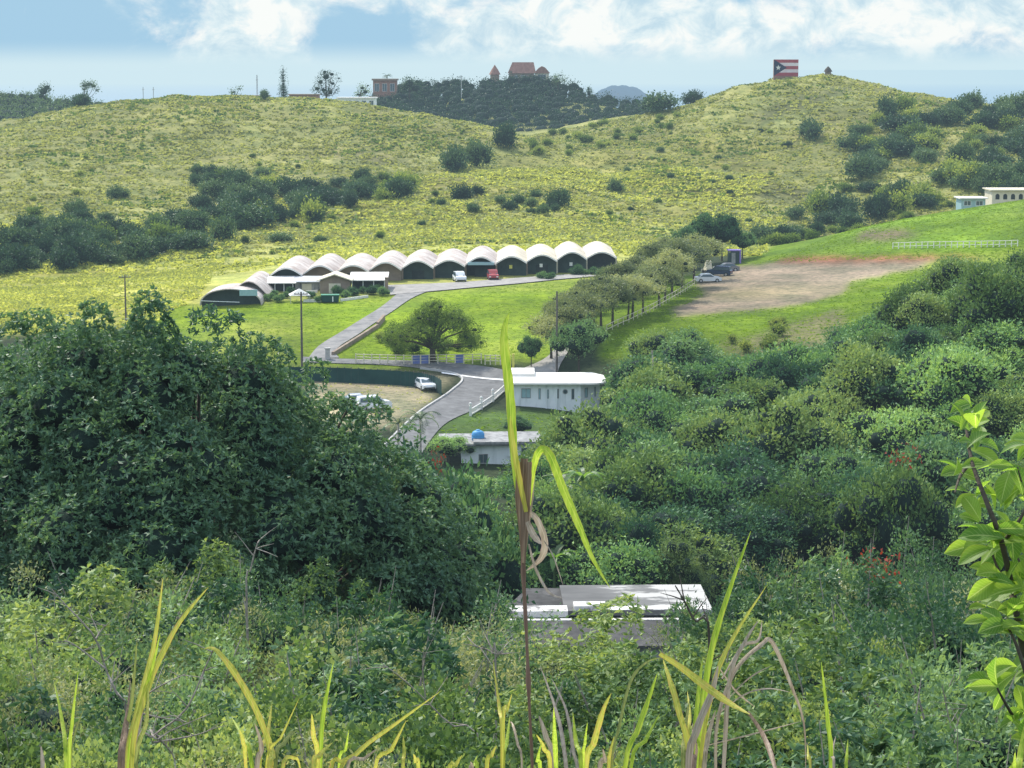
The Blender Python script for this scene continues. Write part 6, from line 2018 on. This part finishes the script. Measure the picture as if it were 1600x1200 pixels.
blade(t, o0, [(824, 815), (834, 835), (846, 850)], 14, 't', d - .02, cr_, foot=False, lean=.04, name='dry_leaf')
blade(t, o0, [(826, 850), (838, 890), (858, 925), (880, 935)], 6, 'k', d, cr_, foot=False, lean=.04, name='dry_leaf')
blade(t, o0, [(850, 845), (865, 870), (880, 915)], 3, 'k', d, cr_, foot=False, lean=.04, name='dry_leaf')
for pts, w_ in (([(850, 1240), (848, 1140), (842, 1060)], 9), ([(852, 1180), (876, 1110), (848, 1042)], 8)):
    pass
cane('low cane tuft of bright blades right of the broken stalk', 900, 5.5, [
    ([(870, 1215), (867, 1160), (865, 1105)], 10, 'g'), ([(908, 1215), (900, 1160), (895, 1112)], 9, 'g'), ([(915, 1215), (928, 1160), (942, 1110), (955, 1083)], 12, 'y'), ([(860, 1220), (850, 1170), (838, 1148)], 9, 'y'),
    ([(885, 1260), (880, 1160), (866, 1100), (844, 1040)], 8, 'k'), ([(868, 1220), (852, 1150), (842, 1118)], 12, 'k'), ([(905, 1240), (895, 1170), (885, 1110), (862, 1060)], 7, 'k'), ([(912, 1215), (914, 1160), (918, 1128)], 6, 'g'), ([(845, 1220), (840, 1190), (846, 1160)], 8, 'g')])
cane('cane tuft with one thin arching blade under the ruined roof', 975, 5.8, [
    ([(955, 1210), (966, 1140), (985, 1065), (1010, 1035), (1036, 1027)], 6, 'o'), ([(975, 1210), (996, 1140), (1012, 1095), (1027, 1052)], 12, 'g'), ([(985, 1210), (1010, 1155), (1031, 1115)], 8, 'g'), ([(950, 1220), (952, 1180), (960, 1150)], 8, 'y'), ([(935, 1220), (944, 1190), (942, 1170)], 10, 't')])
cane('largest cane clump with a tall lime blade and a folded yellow leaf right of centre', 1085, 5.9, [
    ([(1090, 1210), (1098, 1100), (1112, 1010), (1140, 920), (1173, 830)], 14, 'g'), ([(1092, 1210), (1108, 1100), (1124, 1040), (1152, 985), (1198, 915)], 10, 'y'), ([(1078, 1210), (1060, 1110), (1046, 1060), (1036, 1030)], 12, 'y'),
    ([(1080, 1210), (1086, 1130), (1094, 1060), (1098, 1030)], 9, 'g'), ([(1075, 1215), (1088, 1140), (1112, 1080), (1122, 1040)], 16, 'k'), ([(1068, 1215), (1070, 1150), (1078, 1090)], 10, 'o'), ([(1082, 1220), (1086, 1170), (1082, 1130)], 14, 'b'), ([(1098, 1220), (1104, 1160), (1118, 1110)], 12, 't'),
    ([(1030, 1022), (1062, 1042), (1102, 1072), (1140, 1098), (1172, 1116)], 15, 'y', False), ([(1168, 1112), (1190, 1145), (1205, 1180), (1218, 1225)], 10, 'b', False),
    ([(1075, 1180), (1078, 1120), (1074, 1080)], 8, 'y')])
cane('dry bent cane leaves arching over on the right of the big clump', 1150, 6.2, [
    ([(1118, 1220), (1122, 1120), (1150, 1045), (1190, 1006), (1203, 999), (1218, 1025), (1238, 1075), (1256, 1130), (1259, 1210)], 9, 't'), ([(1130, 1210), (1140, 1060), (1165, 1000), (1186, 968)], 9, 'k'), ([(1128, 1060), (1160, 1010), (1185, 1000), (1191, 968)], 6, 't', False),
    ([(1105, 1130), (1160, 1087), (1200, 1076), (1236, 1082)], 3, 'k', False), ([(1100, 1166), (1180, 1146), (1252, 1127)], 3, 't', False), ([(1125, 1045), (1150, 1080), (1180, 1105)], 4, 't', False), ([(1130, 1100), (1170, 1060), (1205, 1040)], 3, 'k', False)])
cane('narrow lime blades standing alone at the lower right', 1295, 5.7, [([(1297, 1215), (1293, 1130), (1283, 1034)], 10, 'g'), ([(1321, 1215), (1323, 1185), (1325, 1155)], 7, 'g'), ([(1266, 1215), (1263, 1185), (1262, 1163)], 6, 'y'), ([(1302, 1220), (1300, 1180), (1306, 1150)], 6, 'k')])
cane('single lime blade in the bottom right corner', 1594, 5.5, [([(1590, 1230), (1594, 1180), (1602, 1130)], 14, 'g'), ([(1578, 1230), (1584, 1200), (1586, 1175)], 9, 'g')])
cane('low yellow blades at the bottom edge between two cane clumps', 680, 5.6, [([(655, 1220), (650, 1190), (646, 1178)], 8, 'y'), ([(700, 1225), (712, 1195), (722, 1180)], 9, 'y'), ([(745, 1220), (742, 1195), (746, 1180)], 8, 'g'), ([(1035 - 300, 1225), (738, 1200), (735, 1190)], 8, 't')])

# ---------------- leafy branch at the right edge, close to the viewer
def big_leaf(V, Fs, base, tip, wd, nrm, cup=.22, droop=.12):
    ax = tip - base; ln = ax.length; t_ = ax / ln; s_ = t_.cross(nrm).normalized(); up = s_.cross(t_).normalized()
    ns = 8; o = len(V)
    for i in range(ns + 1):
        q = i / ns
        w_ = wd * (math.sin(math.pi * q ** 1.25) ** .75 if 0 < q < 1 else .03)
        c_ = base + t_ * ln * q - Vector((0, 0, 1)) * ln * droop * q * q + up * ln * .06 * math.sin(q * 3.1)
        ed = up * w_ * cup
        V += [tuple(c_ - s_ * w_ * .5 + ed), tuple(c_ - s_ * w_ * .25 + ed * .35), tuple(c_), tuple(c_ + s_ * w_ * .25 + ed * .35), tuple(c_ + s_ * w_ * .5 + ed)]
        if i < ns:
            for k in range(4): Fs.append((o + i * 5 + k, o + i * 5 + k + 1, o + i * 5 + 5 + k + 1, o + i * 5 + 5 + k))


M['near_leaf'] = leafmat('near_glossy_leaf', (.11, .23, .04), (.32, .46, .08), (.45, .55, .13), trans=.6, gloss=.4, patch=5, haze=False, big=.001)
nt = M['near_leaf'].node_tree; N, L = nt.nodes, nt.links
rp_ = [n for n in N if n.type == 'VALTORGB'][0]; outs_ = [(l.to_socket) for l in rp_.outputs[0].links]
cc_ = vein_mix(N, L, rp_.outputs[0], (.5, .6, .25), (.3, .22, .06), .35, .09, .93, .5)
for q in outs_: L.new(cc_, q)
br_ = np.random.default_rng(88)
d = 7.0
x_ = (1640 - 800) / F * d; o0 = Vector((x_, d, gzf(x_, d)))
t = thing('leafy_shrub', 'close bright glossy leaved branch rising along the right edge', 'shrub', o0)
stems = [[(1650, 1500), (1632, 1200), (1606, 1060), (1585, 940), (1566, 850), (1540, 780), (1518, 720), (1508, 655)],
         [(1625, 1180), (1590, 1130), (1566, 1090), (1552, 1062)], [(1606, 1060), (1585, 1000), (1565, 965)], [(1585, 940), (1560, 890), (1545, 850)], [(1632, 1200), (1640, 980), (1612, 820), (1590, 730)], [(1566, 850), (1600, 800), (1620, 740)],
         [(1620, 1000), (1600, 900), (1585, 860)], [(1518, 720), (1500, 745), (1492, 770)]]
mb = MB()
for i, st_ in enumerate(stems):
    pts = [p - o0 for p in smooth([at(a_, b_, d + .15 * math.sin(i * 2 + k)) for k, (a_, b_) in enumerate(st_)], 20)]
    if i == 0: pts = [Vector((0, 0, -.1))] + pts
    r0 = .016 if i == 0 else .008
    mb.tube(pts, [r0 * (1 - .75 * k / len(pts)) for k in range(len(pts))], 7)
mb.build('stem', M['bark'], t, smooth=True)
V, Fs = [], []
spots = [(1513, 640, 5, 50), (1516, 665, 6, 62), (1520, 700, 5, 60), (1500, 735, 5, 60), (1525, 770, 4, 50), (1560, 800, 5, 60), (1590, 730, 7, 62), (1612, 700, 6, 60), (1600, 780, 7, 66), (1550, 850, 9, 72), (1575, 835, 8, 72), (1600, 850, 8, 72),
         (1565, 905, 8, 66), (1595, 920, 8, 70), (1575, 970, 8, 68), (1605, 985, 8, 68), (1560, 1065, 7, 66), (1590, 1050, 8, 64), (1605, 1110, 8, 66), (1580, 1130, 5, 50), (1545, 960, 4, 45), (1610, 1170, 7, 60), (1540, 820, 4, 60), (1625, 880, 8, 70), (1630, 1040, 8, 70)]
for a_, b_, n_, L_ in spots:
    for k in range(n_):
        dd = d + br_.uniform(-.2, .2); base = at(a_ + br_.uniform(-12, 12), b_ + br_.uniform(-10, 10), dd) - o0
        an = br_.uniform(-.5, math.pi + .5) if k % 3 else br_.uniform(0, 6.28)
        dr = Vector((math.cos(an) * .95, br_.uniform(-.7, .5), math.sin(an) * .62 - .05)).normalized(); ln = L_ * br_.uniform(.55, 1.02) * d / F
        nr_ = Vector((br_.uniform(-.5, .5), br_.uniform(-1, .2), br_.uniform(.3, 1.2))).normalized()
        big_leaf(V, Fs, base, base + dr * ln, ln * br_.uniform(.42, .55), nr_)
me = mesh('foliage', V, Fs, M['near_leaf'], smooth=True)
leaf_attr(me, [((j - 2) / 2, i / 8) for _ in range(len(V) // 45) for i in range(9) for j in range(5)])
link('foliage', me, t)


# ---------------- bare pale twigs tangled in the scrub
def twigs(label, d_, lines, name='bare_twigs', m=None, w=3.0):
    px_ = lines[0][0][0]; x_ = (px_ - 800) / F * d_; o0 = Vector((x_, d_, gzf(x_, d_)))
    mb = MB(); r = np.random.default_rng(int(px_))
    for i, ln in enumerate(lines):
        pts = [at(a_, b_, d_ + r.uniform(-.15, .15)) - o0 for a_, b_ in ln]
        if i == 0: pts = [Vector((0, 0, -.1))] + pts
        pts = smooth(pts, 14); k0 = w * (1.5 if i == 0 else 1.0) * d_ / F * .5
        mb.tube(pts, [k0 * (1 - .7 * k / 14) * (1 + .15 * math.sin(k * 2.7)) for k in range(14)], 5, cap=False)
        for j in range(5):
            b = pts[int(r.integers(3, 13))]; dr = Vector((r.normal(), r.normal() * .4, r.uniform(-.2, 1))).normalized() * (r.uniform(20, 60) * d_ / F)
            mb.tube([b, b + dr * .5 + Vector((0, 0, .01)), b + dr], [k0 * .45, k0 * .3, k0 * .12], 4, cap=False)
    o = link(name, mesh(name, mb.v, mb.f, m or M['dead_wood']), None, o0)
    return tag(o, label, 'twigs')


twigs('pale bare twigs crossing beside the tall cane clump on the left', 19, [[(210, 1200), (240, 1150), (290, 1110), (322, 1040), (335, 1012)], [(222, 1090), (250, 1072), (290, 1053)], [(222, 1115), (255, 1122), (292, 1128)], [(235, 1140), (245, 1155), (270, 1140), (330, 1115)], [(245, 1150), (270, 1180), (275, 1210)], [(240, 1160), (300, 1150), (330, 1140)]], w=3.6)
twigs('long grey bare branch above the two lime blades on the left', 30, [[(205, 1150), (180, 1080), (165, 1045), (148, 995), (105, 948), (80, 920)], [(150, 998), (158, 985), (168, 975)], [(165, 1045), (120, 1010), (100, 1000)]], w=3.4)
twigs('thin bare twigs left of the ruined roof in the middle scrub', 26, [[(775, 1060), (768, 1020), (745, 1010), (730, 995)], [(768, 1020), (785, 1022), (800, 1020)], [(770, 1035), (785, 1015), (795, 1003)]], w=2.8)
twigs('fallen bare stick slanting in the middle of the scrub', 24, [[(755, 1190), (700, 1130), (640, 1070), (595, 1035)], [(665, 1090), (660, 1040), (664, 1010)]], w=2.6)
twigs('dark bare stick before the right end of the ruined roof', 40, [[(1110, 1010), (1085, 970), (1070, 940), (1055, 915)]], w=4, m=M['bark'])
twigs('thin bare upright stick against the dark mango foliage', 52, [[(385, 940), (392, 890), (402, 850), (410, 840)]], w=3)
twigs('bare forked twigs low in the right hand scrub', 26, [[(1490, 1190), (1488, 1150), (1480, 1110), (1472, 1070)], [(1488, 1155), (1500, 1120), (1512, 1100)]], w=2.8)
# pale dead trunk in the valley wood
q = at(1024, 650, 240); g_ = gzf(q.x, 240)
o = thing('dead_tree', 'tall thin dead white trunk among the trees right of the white house', 'dead tree', (q.x, 240, g_))
mb = MB(); hh_ = at(1018, 555, 240).z - g_
mb.tube([(0, 0, -.5), (-.1, 0, hh_ * .5), (-.35, 0, hh_)], [.2, .14, .05], 7).tube([(-.05, 0, hh_ * .45), (.9, 0, hh_ * .62), (1.1, 0, hh_ * .8)], [.1, .07, .03], 5)
link('trunk', mesh('trunk', mb.v, mb.f, M['pale_bark'], smooth=True), o)
